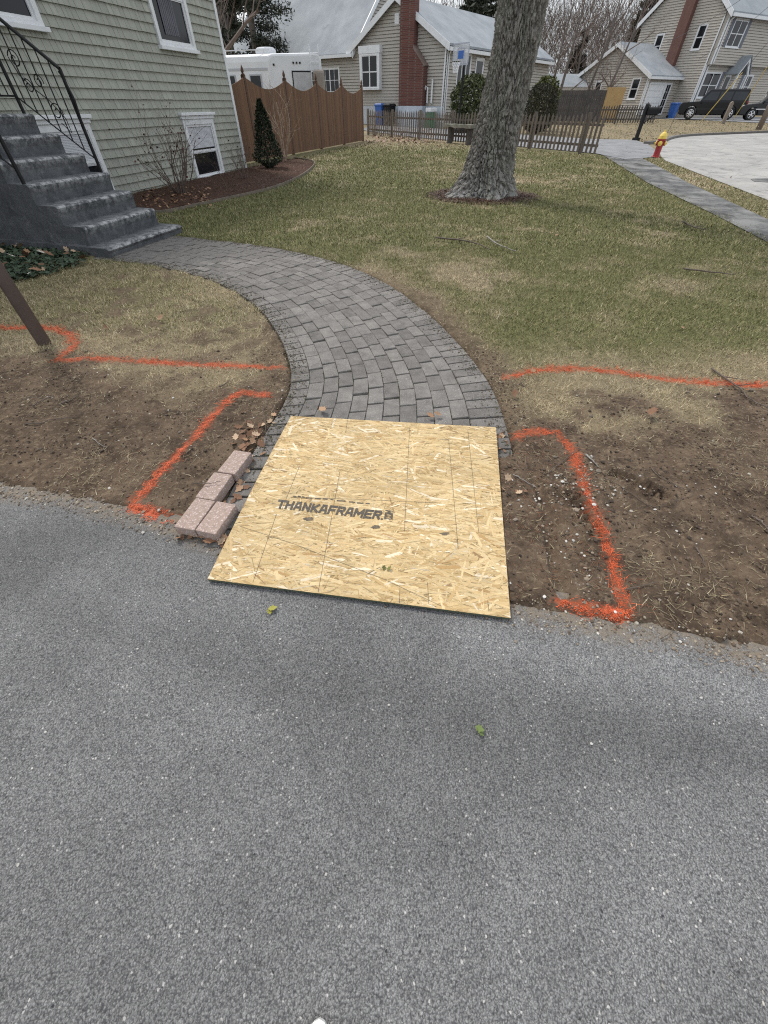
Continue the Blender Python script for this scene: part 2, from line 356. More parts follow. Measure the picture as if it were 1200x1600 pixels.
dk = t.nodes.new('ShaderNodeHueSaturation'); t.links.new(tone.outputs[0], dk.inputs['Color']); t.links.new(_ramp(t, sp.outputs[2], 0, 1, 1, .83), dk.inputs['Value'])
dust = _mixc(t, _math(t, 'MULTIPLY', sp.outputs[0], _ramp(t, _noise(t, vec, 26, 5, .7), .34, .6)), dk.outputs[0], (.21, .17, .125))
t.links.new(dust, b.inputs['Base Color']); _bump(t, b, _math(t, 'ADD', _math(t, 'ADD', _ramp(t, v1.outputs['Distance'], 0, .6, 1, 0), _ramp(t, v2.outputs['Color'], 0, 1, 0, .8)), _math(t, 'MULTIPLY', _noise(t, vec, 40, 3), .6)), .5, .005)
dx = np.r_[np.arange(-9, -2.4, .4), np.arange(-2.4, 2.4, .03), np.arange(2.4, 8, .4)]; rows = np.r_[0, .1, .13, .16, .2, .26, np.arange(.32, 2.2, .06), 3, 7]
TR = np.array([G(u, v)[:2] for u, v in ((-120, 850), (80, 880), (300, 985), (560, 1080), (760, 1130), (980, 1150), (1300, 1190))])      # darker, less worn wheel track
WR = np.array([G(u, v)[:2] for u, v in ((780, 1000), (980, 1050), (1180, 1090))]); WR2 = np.array([G(u, v)[:2] for u, v in ((150, 900), (330, 930), (430, 990))]); WR3 = np.array([G(u, v)[:2] for u, v in ((900, 1350), (1150, 1300))])
XX = np.repeat(dx, len(rows)); RW = np.tile(rows, len(dx)); YY = y_edge(XX)+.12-RW; nz = .30*(fbm(XX, YY, 2.2, 4, 3)-.5)
V = np.stack([XX, YY, .008*np.sin(XX*1.1+RW*1.4)*np.minimum(1, RW*.3)], 1)
C = np.stack([sstep(.20, .10, RW+.10*(fbm(XX, RW, 3, 3, 2)-.5)), np.clip(sstep(.22, .0, pdist(XX, YY, WR)+nz)+.7*sstep(.2, .0, pdist(XX, YY, WR2)+nz)+.5*sstep(.35, 0, pdist(XX, YY, WR3)+nz), 0, 1), sstep(.24, .02, pdist(XX, YY, TR)+nz)], 1)
n = len(rows); I = np.arange(len(V)).reshape(len(dx), n)
F = np.stack([I[:-1, :-1].ravel(), I[:-1, 1:].ravel(), I[1:, 1:].ravel(), I[1:, :-1].ravel()], 1)
tag(npmesh('driveway', V, F, m, col=C, smooth=True), 'grey asphalt driveway filling the foreground', 'driveway', kind='structure')

# ---------------------------------------------------------------- paver walkway
M['paver'] = mat('grey_paver', (.108, .100, .093), (.190, .176, .163), 11, .9, bump=.8, bsc=130, bd=.006, rand=.2, c3=(.30, .285, .265), sc3=150, t3=(.58, .68))
m2, t, b = _mat('joint_sand'); b.inputs['Roughness'].default_value = 1; vec = _coord(t)
t.links.new(_mixc(t, _ramp(t, _noise(t, vec, 25, 5), .3, .7), (.03, .026, .02), (.10, .09, .05)), b.inputs['Base Color'])
V = np.vstack([np.c_[INN, np.full(240, -.002)], np.c_[OUT, np.full(240, -.002)]]); k = np.arange(239)
walk = npmesh('walkway', V, np.stack([k, k+240, k+241, k+1], 1), m2); tag(walk, 'curved grey paver walkway from driveway to steps', 'walkway', kind='structure')
wid = [.13]+[.1]*10+[.2]; fr = np.r_[0, np.cumsum(wid)]/sum(wid)
pav = []
for j in range(12):
    P0 = INN*(1-fr[j])+OUT*fr[j]; P1 = INN*(1-fr[j+1])+OUT*fr[j+1]; PM = (P0+P1)/2
    d = np.r_[0, np.cumsum(np.linalg.norm(np.diff(PM, axis=0), axis=1))]; L = .1 if j in (0, 11) else .2
    s = -.1*(j % 2)-random.random()*.03
    while s < d[-1]:
        ln = L*(1+random.uniform(-.015, .015)); e = s+ln-.004
        if s > 0 and e < d[-1]:
            f = lambda q, P: V3([np.interp(q, d, P[:, 0]), np.interp(q, d, P[:, 1])])
            qs = [f(s, P0), f(s, P1), f(e, P1), f(e, P0)]; c = sum(qs)/4
            pav.append((np.hypot(*c), c, [c+(q-c)*(1-.0026/max(.05, np.linalg.norm(q-c))) for q in qs]))
        s += ln+.003
def paver_mb(mb, c, qs, top):
    tl = [random.uniform(-.003, .003) for _ in range(3)]; c = c+np.array([random.gauss(0, .0015), random.gauss(0, .0015)]); ra = random.gauss(0, .012); qs = [c+np.array(((q-c)[0]-(q-c)[1]*ra, (q-c)[1]+(q-c)[0]*ra)) for q in qs]
    r = []
    for sh, z in ((1, -.05), (1, top-.006), (.988, top-.002), (.955, top)):
        r.append([V3((*(c+(q-c)*sh), z+(tl[0]+(q-c)[0]*tl[1]*6+(q-c)[1]*tl[2]*6 if z > -.04 else 0))) for q in qs])
    mb.loft(r)
pav.sort(key=lambda p: p[0]); rest = MB(); cnt = 0
for d_, c, qs in pav:
    if c[0] > .44 and c[1] < 1.54: continue
    hid = (-.50 < c[0] < .60 and .9 < c[1] < 1.85)                       # lie wholly under the board
    if not hid and cnt < 299:
        mb = MB(); paver_mb(mb, c, qs, .010+random.uniform(-.002, .002)); mb.build('paver', M['paver'], walk); cnt += 1
    else: paver_mb(rest, c, qs, .010+random.uniform(-.002, .002))
tag(rest.build('pavers_beyond', M['paver'], walk), kind='stuff')

# ---------------------------------------------------------------- strand board
bc = [G(455, 650, .045), G(775, 668, .045), G(798, 966, .02), G(324, 905, .02)]   # top corners TL TR BR BL
BW = BH = 1.2
def bpt(X, Y, dz=0.):
    """board coordinates (0..1.2 across, 0..1.2 from the near edge up) to world"""
    s, tt = X/BW, Y/BH
    p = (bc[3]*(1-s)+bc[2]*s)*(1-tt)+(bc[0]*(1-s)+bc[1]*s)*tt
    p = p.copy(); p[2] += dz+.012*math.sin(math.pi*tt)*(1-s)**2-.004*math.sin(math.pi*tt)*s; return p
def binv(p):
    X = Y = .6
    for _ in range(12):
        e = p[:2]-bpt(X, Y)[:2]; jx = (bpt(X+.01, Y)-bpt(X, Y))[:2]/.01; jy = (bpt(X, Y+.01)-bpt(X, Y))[:2]/.01
        d = np.linalg.solve(np.stack([jx, jy], 1), e); X += d[0]; Y += d[1]
    return X, Y
def bpx(u, v, dz=.0024):
    z = .035
    for _ in range(3):
        X, Y = binv(G(u, v, z)); z = bpt(X, Y, dz)[2]
    return bpt(X, Y, dz)
m, t, b = _mat('strand_board'); b.inputs['Roughness'].default_value = .7; b.inputs['Specular IOR Level'].default_value = .25
a = t.nodes.new('ShaderNodeVertexColor'); a.layer_name = 'col'; h = t.nodes.new('ShaderNodeHueSaturation'); vec = _coord(t, (1, 14, 1), uv=True)
t.links.new(_math(t, 'MULTIPLY', _ramp(t, _noise(t, vec, 12, 5, .75), .32, .68, .66, 1.2), _ramp(t, _noise(t, _coord(t), 2.2, 3), .3, .7, .9, 1.08)), h.inputs['Value']); t.links.new(a.outputs[0], h.inputs['Color']); t.links.new(h.outputs[0], b.inputs['Base Color'])
_bump(t, b, _noise(t, vec, 9, 4, .7), .35, .002); M['osb'] = m
org = bpt(.6, .6); org[2] = 0
board = thing('strand_board', 'square sheet of strand board lying across the walkway end', 'board', org)
mb = MB(); N = 24; mb.col = (.40, .27, .12)
for top in (1, 0):
    n0 = len(mb.v); mb.add([bpt(i*BW/N, j*BH/N, 0 if top else -.0108) for i in range(N+1) for j in range(N+1)], [])
    for i in range(N):
        for j in range(N):
            q = [n0+i*(N+1)+j, n0+(i+1)*(N+1)+j, n0+(i+1)*(N+1)+j+1, n0+i*(N+1)+j+1]; mb.f.append(tuple(q if top else q[::-1]))
mb.build('panel', M['osb'], board, fix=False)
mb = MB()
rim = [(i*BW/N, 0) for i in range(N)]+[(BW, j*BH/N) for j in range(N)]+[(BW-i*BW/N, BH) for i in range(N)]+[(0, BH-j*BH/N) for j in range(N)]
mb.loft([[bpt(x, y, -.0106) for x, y in rim], [bpt(x, y, -.0002) for x, y in rim]], caps=False)
M['green_edge'] = mat('green_edge_seal', (.035, .07, .05), (.09, .095, .06), 25, .7); mb.build('painted_edge', M['green_edge'], board)
nfl = 9500; V = np.zeros((nfl, 8, 3)); C = np.zeros((nfl, 8, 3)); UV = np.zeros((nfl, 8, 2))
pal = np.array([(.615, .47, .262), (.565, .42, .22), (.50, .355, .17), (.54, .39, .20), (.46, .315, .145), (.40, .255, .11), (.72, .61, .44), (.30, .19, .09)]); pw = np.array([.26, .25, .17, .17, .06, .02, .06, .01])
for i in range(nfl):
    thin = i % 3 == 0
    L = random.uniform(.03, .125)*(1.1 if not thin else .8); w = random.uniform(.005, .017) if not thin else random.uniform(.0015, .005)
    an = random.gauss(0, .33) if random.random() < .72 else random.uniform(-1.57, 1.57); cx, cy = random.uniform(0, BW), random.uniform(0, BH)
    ca, sa = math.cos(an), math.sin(an); dz = .0003+.0014*(i/nfl)
    q = [(-L/2, -w*.1), (-L/2+L*random.uniform(.03, .2), -w/2), (0, -w/2*random.uniform(.8, 1.1)), (L/2-L*random.uniform(.02, .18), -w/2), (L/2, w*random.uniform(-.2, .2)), (L/2-L*random.uniform(.02, .2), w/2), (0, w/2*random.uniform(.8, 1.1)), (-L/2+L*random.uniform(.02, .15), w/2)]
    tw = random.uniform(-.0003, .0003)
    for k, (lx, ly) in enumerate(q):
        V[i, k] = bpt(min(max(cx+lx*ca-ly*sa, .0005), BW-.0005), min(max(cy+lx*sa+ly*ca, .0005), BH-.0005), dz+tw*np.sign(ly)); UV[i, k] = (lx*6+i*.37, ly*6+i*.11)
    c = pal[rng.choice(8, p=pw)]*random.uniform(.88, 1.12)
    if thin: c = c*random.choice((.7, .82, 1.12, .58))  # mostly darker slivers: shadow lines between strands put into the colour, plus fibre tone
    C[i] = np.clip(c, 0, .9)
st = npmesh('strands', V.reshape(-1, 3), np.arange(nfl*8).reshape(-1, 8), M['osb'], board, col=C.reshape(-1, 3), uv=UV.reshape(-1, 2)); tag(st, kind='stuff')
M['ink'] = mat('black_ink', (.055, .048, .04), (.17, .13, .085), 60, .8); M['ink2'] = mat('faded_ink', (.10, .085, .06), (.22, .17, .1), 50, .8)
for ln in ([(468, 728), (440, 797)], [(432, 803), (395, 910)], [(531, 737), (497, 925)], [(640, 668), (632, 830)], [(701, 686), (716, 858)], [(731, 672), (748, 832)], [(668, 910), (670, 944)], [(625, 918), (624, 942)], [(543, 656), (540, 676)], [(762, 938), (764, 955)]):
    mb = MB(); a0, a1 = bpx(*ln[0]), bpx(*ln[1]); X0, Y0 = binv(a0); X1, Y1 = binv(a1); dv = unit((X1-X0, Y1-Y0, 0)); nv = V3((-dv[1], dv[0], 0))*.0008
    for k in range(10):
        f0, f1 = k/10, (k+1)/10
        pq = [(X0+(X1-X0)*f, Y0+(Y1-Y0)*f) for f in (f0, f1)]
        mb.quad(*[bpt(pq[i][0]+sg*nv[0], pq[i][1]+sg*nv[1], .0022) for i, sg in ((0, -1), (0, 1), (1, 1), (1, -1))])
    mb.build('snapped_line', M['ink'], board, fix=False)
for ln in ([(375, 822), (460, 850), (600, 905), (690, 947)], [(455, 777), (560, 780), (690, 786)], [(440, 766), (452, 771), (463, 770), (470, 761)]):
    mb = MB(); P = [bpx(u, v, .0022) for u, v in ln]
    for p, q in zip(P[:-1], P[1:]):
        d = unit(q-p); nrm = V3((-d[1], d[0], 0))*.0008; mb.quad(p-nrm, p+nrm, q+nrm, q-nrm)
    mb.build('scratch', M['ink2'], board, fix=False)
for u, v in ((483, 811), (587, 823), (695, 834)):
    mb = MB()
    for k in range(5): mb.add([bpx(u+random.uniform(-5, 5)+6*math.cos(a_)*random.uniform(.5, 1), v+random.uniform(-1, 1)+2.6*math.sin(a_)*random.uniform(.6, 1), .0023+.0001*k) for a_ in np.linspace(0, 6.28, 8)[:-1]], [tuple(range(7))])
    mb.build('nail_mark', M['ink'], board, fix=False)
M['stamp'] = mat('stamp_ink', (.04, .036, .034), (.12, .10, .075), 110, .8)
GLY = {'T': ([(0, 1), (1, 1)], [(.5, 1), (.5, 0)]), 'H': ([(.1, 0), (.1, 1)], [(.9, 0), (.9, 1)], [(.1, .5), (.9, .5)]), 'A': ([(.08, 0), (.3, 1), (.7, 1), (.92, 0)], [(.2, .33), (.8, .33)]), 'N': ([(.1, 0), (.1, 1), (.9, 0), (.9, 1)],),
 'K': ([(.1, 0), (.1, 1)], [(.9, 1), (.25, .5), (.92, 0)]), 'F': ([(.1, 0), (.1, 1), (.95, 1)], [(.1, .5), (.8, .5)]), 'R': ([(.1, 0), (.1, 1), (.8, 1), (.9, .85), (.9, .62), (.78, .5), (.1, .5)], [(.5, .5), (.9, 0)]), 'M': ([(.06, 0), (.06, 1), (.5, .3), (.94, 1), (.94, 0)],),
 'E': ([(.95, 1), (.1, 1), (.1, 0), (.95, 0)], [(.1, .5), (.8, .5)]), 'C': ([(.9, .75), (.9, 1), (.1, 1), (.1, 0), (.9, 0), (.9, .25)],), 'O': ([(.1, 0), (.1, 1), (.9, 1), (.9, 0), (.1, 0)],)}
def stencil(txt, BL, BR, TL, TR, wide, gap, th, shear, matl):
    xy = [binv(bpx(*p, .0026)) for p in (BL, BR, TL, TR)]; x = 0; mb = MB(); tot = sum(wide*(1.2 if c == 'M' else 1) for c in txt)+gap*(len(txt)-1)
    def M2(px_, py_):
        fx, fy = (px_+shear*(py_-.5)*wide)/tot, py_
        return tuple((xy[0][i]*(1-fx)+xy[1][i]*fx)*(1-fy)+(xy[2][i]*(1-fx)+xy[3][i]*fx)*fy for i in (0, 1))
    q = 0
    for c in txt:
        wc = wide*(1.2 if c == 'M' else 1)
        for line in GLY[c]:
            for (ax_, ay), (bx_, by) in zip(line[:-1], line[1:]):
                A0, B0 = np.array((x+ax_*wc, ay*(1-th)+th/2)), np.array((x+bx_*wc, by*(1-th)+th/2)); d = B0-A0; L_ = np.hypot(*d); d = d/L_; n_ = np.array((-d[1], d[0]))*th/2; A0 = A0-d*th*.42; B0 = B0+d*th*.42
                k = max(1, int(round(np.hypot(*(B0-A0))/.21)))                 # printed in bands, as worn ink
                for i in range(k):
                    p0, p1 = A0+(B0-A0)*(i+.05)/k, A0+(B0-A0)*(i+.97)/k; q += 1
                    mb.add([bpt(*M2(*pp), .0024+.00002*(q % 12)) for pp in (p0-n_, p1-n_, p1+n_, p0+n_)], [(0, 1, 2, 3)])
        x += wc+gap
    return mb.build('lettering', matl, board, fix=False)
stencil('THANKAFRAMER', (433, 794.5), (594, 812.5), (435, 780), (596, 798), .80, .17, .25, .34, M['stamp'])
stencil('COM', (613.5, 811.5), (614.5, 798.5), (600, 810.5), (602, 797), .7, .2, .24, 0, M['stamp'])
mb = MB(); mb.add([bpx(596.5+2*math.cos(q), 811+1.6*math.sin(q), .0026) for q in np.linspace(0, 5.5, 7)], [tuple(range(7))]); mb.build('lettering', M['stamp'], board, fix=False)
mb = MB()
for x0, x1, y in ((458, 463, 775), (465, 470, 775), (472, 476, 776), (477, 488, 777.5), (492, 501, 778.5), (504, 512, 779.3), (516, 521, 780), (526, 540, 782), (545, 555, 784), (557, 568, 785.5), (571, 578, 786.3)):
    mb.quad(bpx(x0, y+.9), bpx(x1, y+1.5), bpx(x1, y), bpx(x0+.6, y-.7))
mb.build('faded_lettering', M['stamp'], board, fix=False)

# ---------------------------------------------------------------- four loose pavers
M['pink'] = mat('pink_paver', (.36, .27, .225), (.26, .19, .16), 60, .9, bump=.5, bsc=120, bd=.003, c3=(.52, .42, .39), sc3=120, t3=(.55, .62), rand=.06)
for (c, an, lab) in ((((-.755, 1.515)), 77.5, 'pinkish loose paver lying farthest from the driveway'), ((-.805, 1.338), 78.4, 'pinkish loose paver in the middle with a dark twig across its end'),
                     ((-.835, 1.158), 77.5, 'pinkish loose paver touching the orange paint by the driveway'), ((-.735, 1.136), 76, 'pinkish loose paver at the driveway edge nearest the strand board')):
    mb = MB(); A = math.radians(an); zt = float(gh(np.array([c[0]]), np.array([c[1]]))[0])
    tl = random.uniform(-.03, .03); ax = [(math.cos(A)*math.cos(tl), math.sin(A)*math.cos(tl), math.sin(tl)), (-math.sin(A), math.cos(A), 0), (-math.cos(A)*math.sin(tl), -math.sin(A)*math.sin(tl), math.cos(tl))]
    z0 = max(zt, .013); mb.cbox((c[0], c[1], z0+.022), .178, .096, .052, ax=ax)
    tag(mb.build('loose_paver', M['pink'], org=(c[0], c[1], z0), bevel=.004), lab, 'paver', 'loose pavers beside the strand board')
# ================================================================ house on the left
class WF:
    """a wall's own frame: s along the wall, z up, o outward"""
    def __init__(s, P, d, n): s.P, s.d, s.n = V3(P), unit(d), unit(n)
    def pt(s, a, z, o=0.): return s.P+s.d*a+s.n*o+V3((0, 0, z))
    def box(s, mb, a0, a1, z0, z1, o0, o1):
        return mb.obox(s.pt(a0, z0, o0), s.d*(a1-a0), V3((0, 0, z1-z0)), s.n*(o1-o0))
def cut(iv, holes):
    for h0, h1 in holes:
        nw = []
        for a, b in iv:
            if h1 <= a or h0 >= b: nw.append((a, b))
            else:
                if h0 > a: nw.append((a, h0))
                if h1 < b: nw.append((h1, b))
        iv = nw
    return [(a, b) for a, b in iv if b-a > .01]
def window(par, w, a0, a1, z0, z1, cas=.09, crown=False, sill=True, rail=True, matc=None, blind=None, name='window', grid=None, mull=0, sash_open=False):
    """casing mesh with sash, panes and sill as its pieces"""
    mc = matc or M['white']; mb = MB()
    w.box(mb, a0, a0+cas, z0, z1, -.02, .035); w.box(mb, a1-cas, a1, z0, z1, -.02, .035); w.box(mb, a0+cas, a1-cas, z1-cas, z1, -.02, .034); w.box(mb, a0+cas, a1-cas, z0, z0+cas*.5, -.02, .034)
    cs = mb.build(name, mc, par)
    ia0, ia1, iz0, iz1 = a0+cas, a1-cas, z0+cas*.5, z1-cas
    if crown:
        mb = MB(); w.box(mb, a0-.03, a1+.03, z1+.002, z1+.06, -.01, .06); w.box(mb, a0-.06, a1+.06, z1+.061, z1+.11, -.01, .1); mb.build('crown_moulding', mc, cs, bevel=.006)
    if sill:
        mb = MB(); w.box(mb, a0-.04, a1+.04, z0-.06, z0-.002, -.02, .085); mb.build('sill', M['old_white'] if sash_open else mc, cs, bevel=.006)
    cols = np.linspace(ia0, ia1, mull+2); fw = .04
    for c0, c1 in zip(cols[:-1], cols[1:]):
        zs = [(iz0, (iz0+iz1)/2, -.012), ((iz0+iz1)/2-.02, iz1, .0)] if rail else [(iz0, iz1, 0)]
        for y0, y1, o in zs:
            mb = MB(); w.box(mb, c0, c0+fw, y0, y1, -.03+o, .015+o); w.box(mb, c1-fw, c1, y0, y1, -.03+o, .015+o); w.box(mb, c0+fw, c1-fw, y0, y0+fw, -.03+o, .014+o); w.box(mb, c0+fw, c1-fw, y1-fw, y1, -.03+o, .014+o)
            if grid:
                for k in range(1, grid[0]): q = c0+(c1-c0)*k/grid[0]; w.box(mb, q-.012, q+.012, y0+fw, y1-fw, -.01+o, .006+o)
                for k in range(1, grid[1]): q = y0+(y1-y0)*k/grid[1]; w.box(mb, c0+fw, c1-fw, q-.012, q+.012, -.01+o, .005+o)
            mb.build('sash', mc, cs)
            mb = MB(); w.box(mb, c0+fw, c1-fw, y0+fw, y1-fw, -.015+o, -.008+o); mb.build('pane', M['glass'], cs)
    return cs
HW = WF((HB[0], HB[1], 0), wB, wN)
house = thing('shingled_house', 'sage green shingle sided house with white trim behind the steps', 'house', HB)
M['shingle'] = mat('sage_vinyl_shingle', (.285, .290, .245), (.355, .358, .305), 1.3, .75, bump=.5, bsc=30, bd=.002, stretch=(6, 6, .6), rand=.04)
t = M['shingle'].node_tree; b = t.nodes['Principled BSDF']; vc = t.nodes.new('ShaderNodeVertexColor'); vc.layer_name = 'col'; mm = t.nodes.new('ShaderNodeMix'); mm.data_type = 'RGBA'; mm.blend_type = 'MULTIPLY'; mm.inputs[0].default_value = 1; t.links.new(b.inputs['Base Color'].links[0].from_socket, mm.inputs[6]); t.links.new(vc.outputs[0], mm.inputs[7]); t.links.new(mm.outputs[2], b.inputs['Base Color'])
M['shadowline'] = mat('shadowline_backing', (.05, .05, .045), None, rough=.9)  # dark backing colour paints the shadow lines seen through the shingle gaps
mb = MB(); HW.box(mb, -16, .0, -.3, 5.6, -9, -.035); mb.build('wall', M['shadowline'], house)
CO = .1315; SH = []
holes = [(-2.44, -1.18, 2.13, 3.6), (-2.39, -1.17, -.1, 1.12), (-6.9, -5.29, 2.13, 3.6), (-6.45, -5.17, .05, 1.12)]
for k in range(-10, 33):
    z0 = 1.23+CO*k
    if z0 < -.12: continue
    hs = [(a, b) for a, b, c, d in holes if z0+CO*.6 > c and z0+CO*.4 < d]
    for A, B_ in cut([(-9.5, -.02)], hs):
        a = A
        while a < B_-.004:
            w_ = random.choice((.09, .12, .12, .15, .18, .2)); e = min(B_, a+w_)
            if B_-e < .05: e = B_
            SH.append((a+.0035, e-.0035, z0, z0+CO+.012, random.uniform(-.004, .003))); a = e
def shing(mb, a0, a1, z0, z1, j):
    p = lambda s, z, o: HW.pt(s, z, o)
    z0 += j*.6; o1 = .014+j*.8
    mb.col = (1+j*14, 1+j*14, 1+j*12); mb.add([p(a0, z0, -.012), p(a1, z0, -.012), p(a1, z0, o1), p(a0, z0, o1), p(a0, z1, -.03), p(a1, z1, -.03), p(a1, z1, -.018), p(a0, z1, -.018)],
           [(0, 1, 2, 3), (3, 2, 6, 7), (0, 3, 7, 4), (1, 5, 6, 2), (4, 7, 6, 5)])
def seen(s):
    P = HW.pt((s[0]+s[1])/2, (s[2]+s[3])/2); dd = P-V3((0, 0, CH)); dp = dd@_F; u = 600+FPX*(dd@_R)/dp; v = 800-FPX*(dd@_U)/dp
    ok = 0 < u < 380 and v > 0; hid = v > 150+u*1.0 if u < 170 else False
    return -dp if (ok and not hid) else -999
SH.sort(key=seen, reverse=True); rest = MB()
for i, s in enumerate(SH):
    if i < 300: mb = MB(); shing(mb, *s); mb.build('shingle', M['shingle'], house, fix=False)
    else: shing(rest, *s)
# the biggest 300 as seen are single pieces
tag(rest.build('shingles', M['shingle'], house, fix=False), kind='stuff')
mb = MB(); HW.box(mb, -.02, .075, -.12, 5.6, -.09, .016); mb.build('corner_board', M['white'], house)
mb = MB()
for sg, dd in ((1, 0), (-1, 0)):
    pass
mb.prism([HW.pt(-16.4, 5.5, .45), HW.pt(-16.4, 5.62, .45), HW.pt(-16.4, 8.4, -4.5), HW.pt(-16.4, 5.62, -9.45), HW.pt(-16.4, 5.5, -9.45), HW.pt(-16.4, 8.2, -4.5)], HW.d*16.9)
M['roof'] = mat('grey_shingles', (.27, .29, .31), (.36, .38, .40), 1.2, .9, bump=.6, bsc=22, bd=.02, c3=(.17, .18, .19), sc3=1.6, t3=(.58, .75))
mb.build('roof', M['roof'], house)  # plain prism out of view, added for the shadow it casts
window(house, HW, -2.45, -1.17, 2.14, 3.55); window(house, HW, -6.9, -5.28, 2.14, 3.55)
bw = window(house, HW, -2.40, -1.16, -.01, 1.05, crown=True, sash_open=True)
bl = window(house, HW, -6.46, -5.16, .1, 1.06, crown=True)
M['blind'] = mat('white_blind', (.62, .63, .66), (.52, .53, .56), 4, .7)
for wnd, a0, a1, z0, z1 in ((bw, -2.26, -1.3, .55, .92), (bl, -6.32, -5.3, .5, .94)):
    mb = MB(); z = z0
    while z < z1: HW.box(mb, a0, a1, z, z+.017, -.007, -.0045); z += .02
    mb.build('blind', M['blind'], wnd)
for wnd_a in (-2.12, -6.4):
    mb = MB()
    for k in range(8):
        a_ = wnd_a+k*.06; HW.box(mb, a_, a_+.05, 2.3, 3.4, -.0072-.0004*(k % 2), -.0052-.0006*(k % 3))
    mb.build('curtain', mat('dim_curtain', (.07, .07, .09), (.12, .12, .14), 5, .6), house)
mb = MB(); HW.box(mb, -9.5, .02, -.3, .0, -.08, -.036); mb.build('foundation', mat('foundation_concrete', (.3, .29, .28), (.22, .21, .2), 5, .9), house)

# ---------------------------------------------------------------- concrete steps
m, t, b = _mat('grey_painted_concrete'); b.inputs['Roughness'].default_value = .8; vec = _coord(t); a = t.nodes.new('ShaderNodeVertexColor'); a.layer_name = 'col'
c = _mixc(t, _ramp(t, _noise(t, vec, 3.2, 6, .7), .3, .7), (.046, .049, .055), (.115, .118, .124)); c = _mixc(t, _ramp(t, _noise(t, vec, 9, 5, .7), .56, .66, 0, .6), c, (.185, .187, .19)); c = _mixc(t, _ramp(t, _noise(t, _coord(t, (9, 9, 1.2)), 2, 4, .6), .58, .75, 0, .55), c, (.03, .032, .036))
wf = _math(t, 'MULTIPLY', a.outputs[0], _ramp(t, _noise(t, vec, 13, 6, .75), .44, .58)); c = _mixc(t, wf, c, (.40, .40, .395)); t.links.new(c, b.inputs['Base Color']); _bump(t, b, _noise(t, vec, 22, 6, .7), .9, .012); M['step'] = m
e1 = unit(V3((-2.95, 6.8, 0))-V3((-3.33, 5.49, 0))); up_ = V3((-e1[1], e1[0], 0))        # along a nosing, and the way the flight climbs
SP = V3((-3.33, 5.49, 0)); SWD = 1.36
steps = thing('concrete_steps', 'dark grey painted concrete steps climbing towards the house', 'steps', SP)
rises = [.10]+[.185]*6; treads = [.30]+[.275]*5+[1.7]; z = 0; off = 0; LV = []
for i, (r, tr) in enumerate(zip(rises, treads)):
    ins = .0 if i == 0 else .05+.005*i
    z2 = z+r; a0 = SP+up_*off+e1*(-.02 if i == 0 else ins)
    wdt = SWD+(.06 if i == 0 else 0)-(0 if i == 0 else ins+.03+.005*i)
    ln = 4.2-off
    # riser leans back a little and the nosing is worn round
    mb = MB(); n = 44; R = []; mb.col = (0, 0, 0)
    for k in range(n+1):
        f = k/n; o = a0+e1*wdt*f; jit = .012*(random.random()-.5)
        zb = -.1 if i == 0 else z-.03
        R.append([o+up_*.018+V3((0, 0, zb)), o+up_*(.012+jit)+V3((0, 0, z+r*.5)), o+up_*(-.008+jit)+V3((0, 0, z2-.022)), o+up_*(.006+jit*.5)+V3((0, 0, z2-.006)), o+up_*.025+V3((0, 0, z2+.0)), o+up_*(tr*.6)+V3((0, 0, z2+.004*(random.random()-.5))), o+up_*(ln)+V3((0, 0, z2)), o+up_*(ln)+V3((0, 0, zb))])
    mb.loft(R); mb.c = [((0, .1, .7, 1., .75, .14, 0, 0)[i_ % 8]*(8 <= i_ < len(mb.v)-8),)*3 for i_ in range(len(mb.v))]; mb.build('step', M['step'], steps, smooth=False)
    LV.append((a0, wdt, z2)); z = z2; off += tr

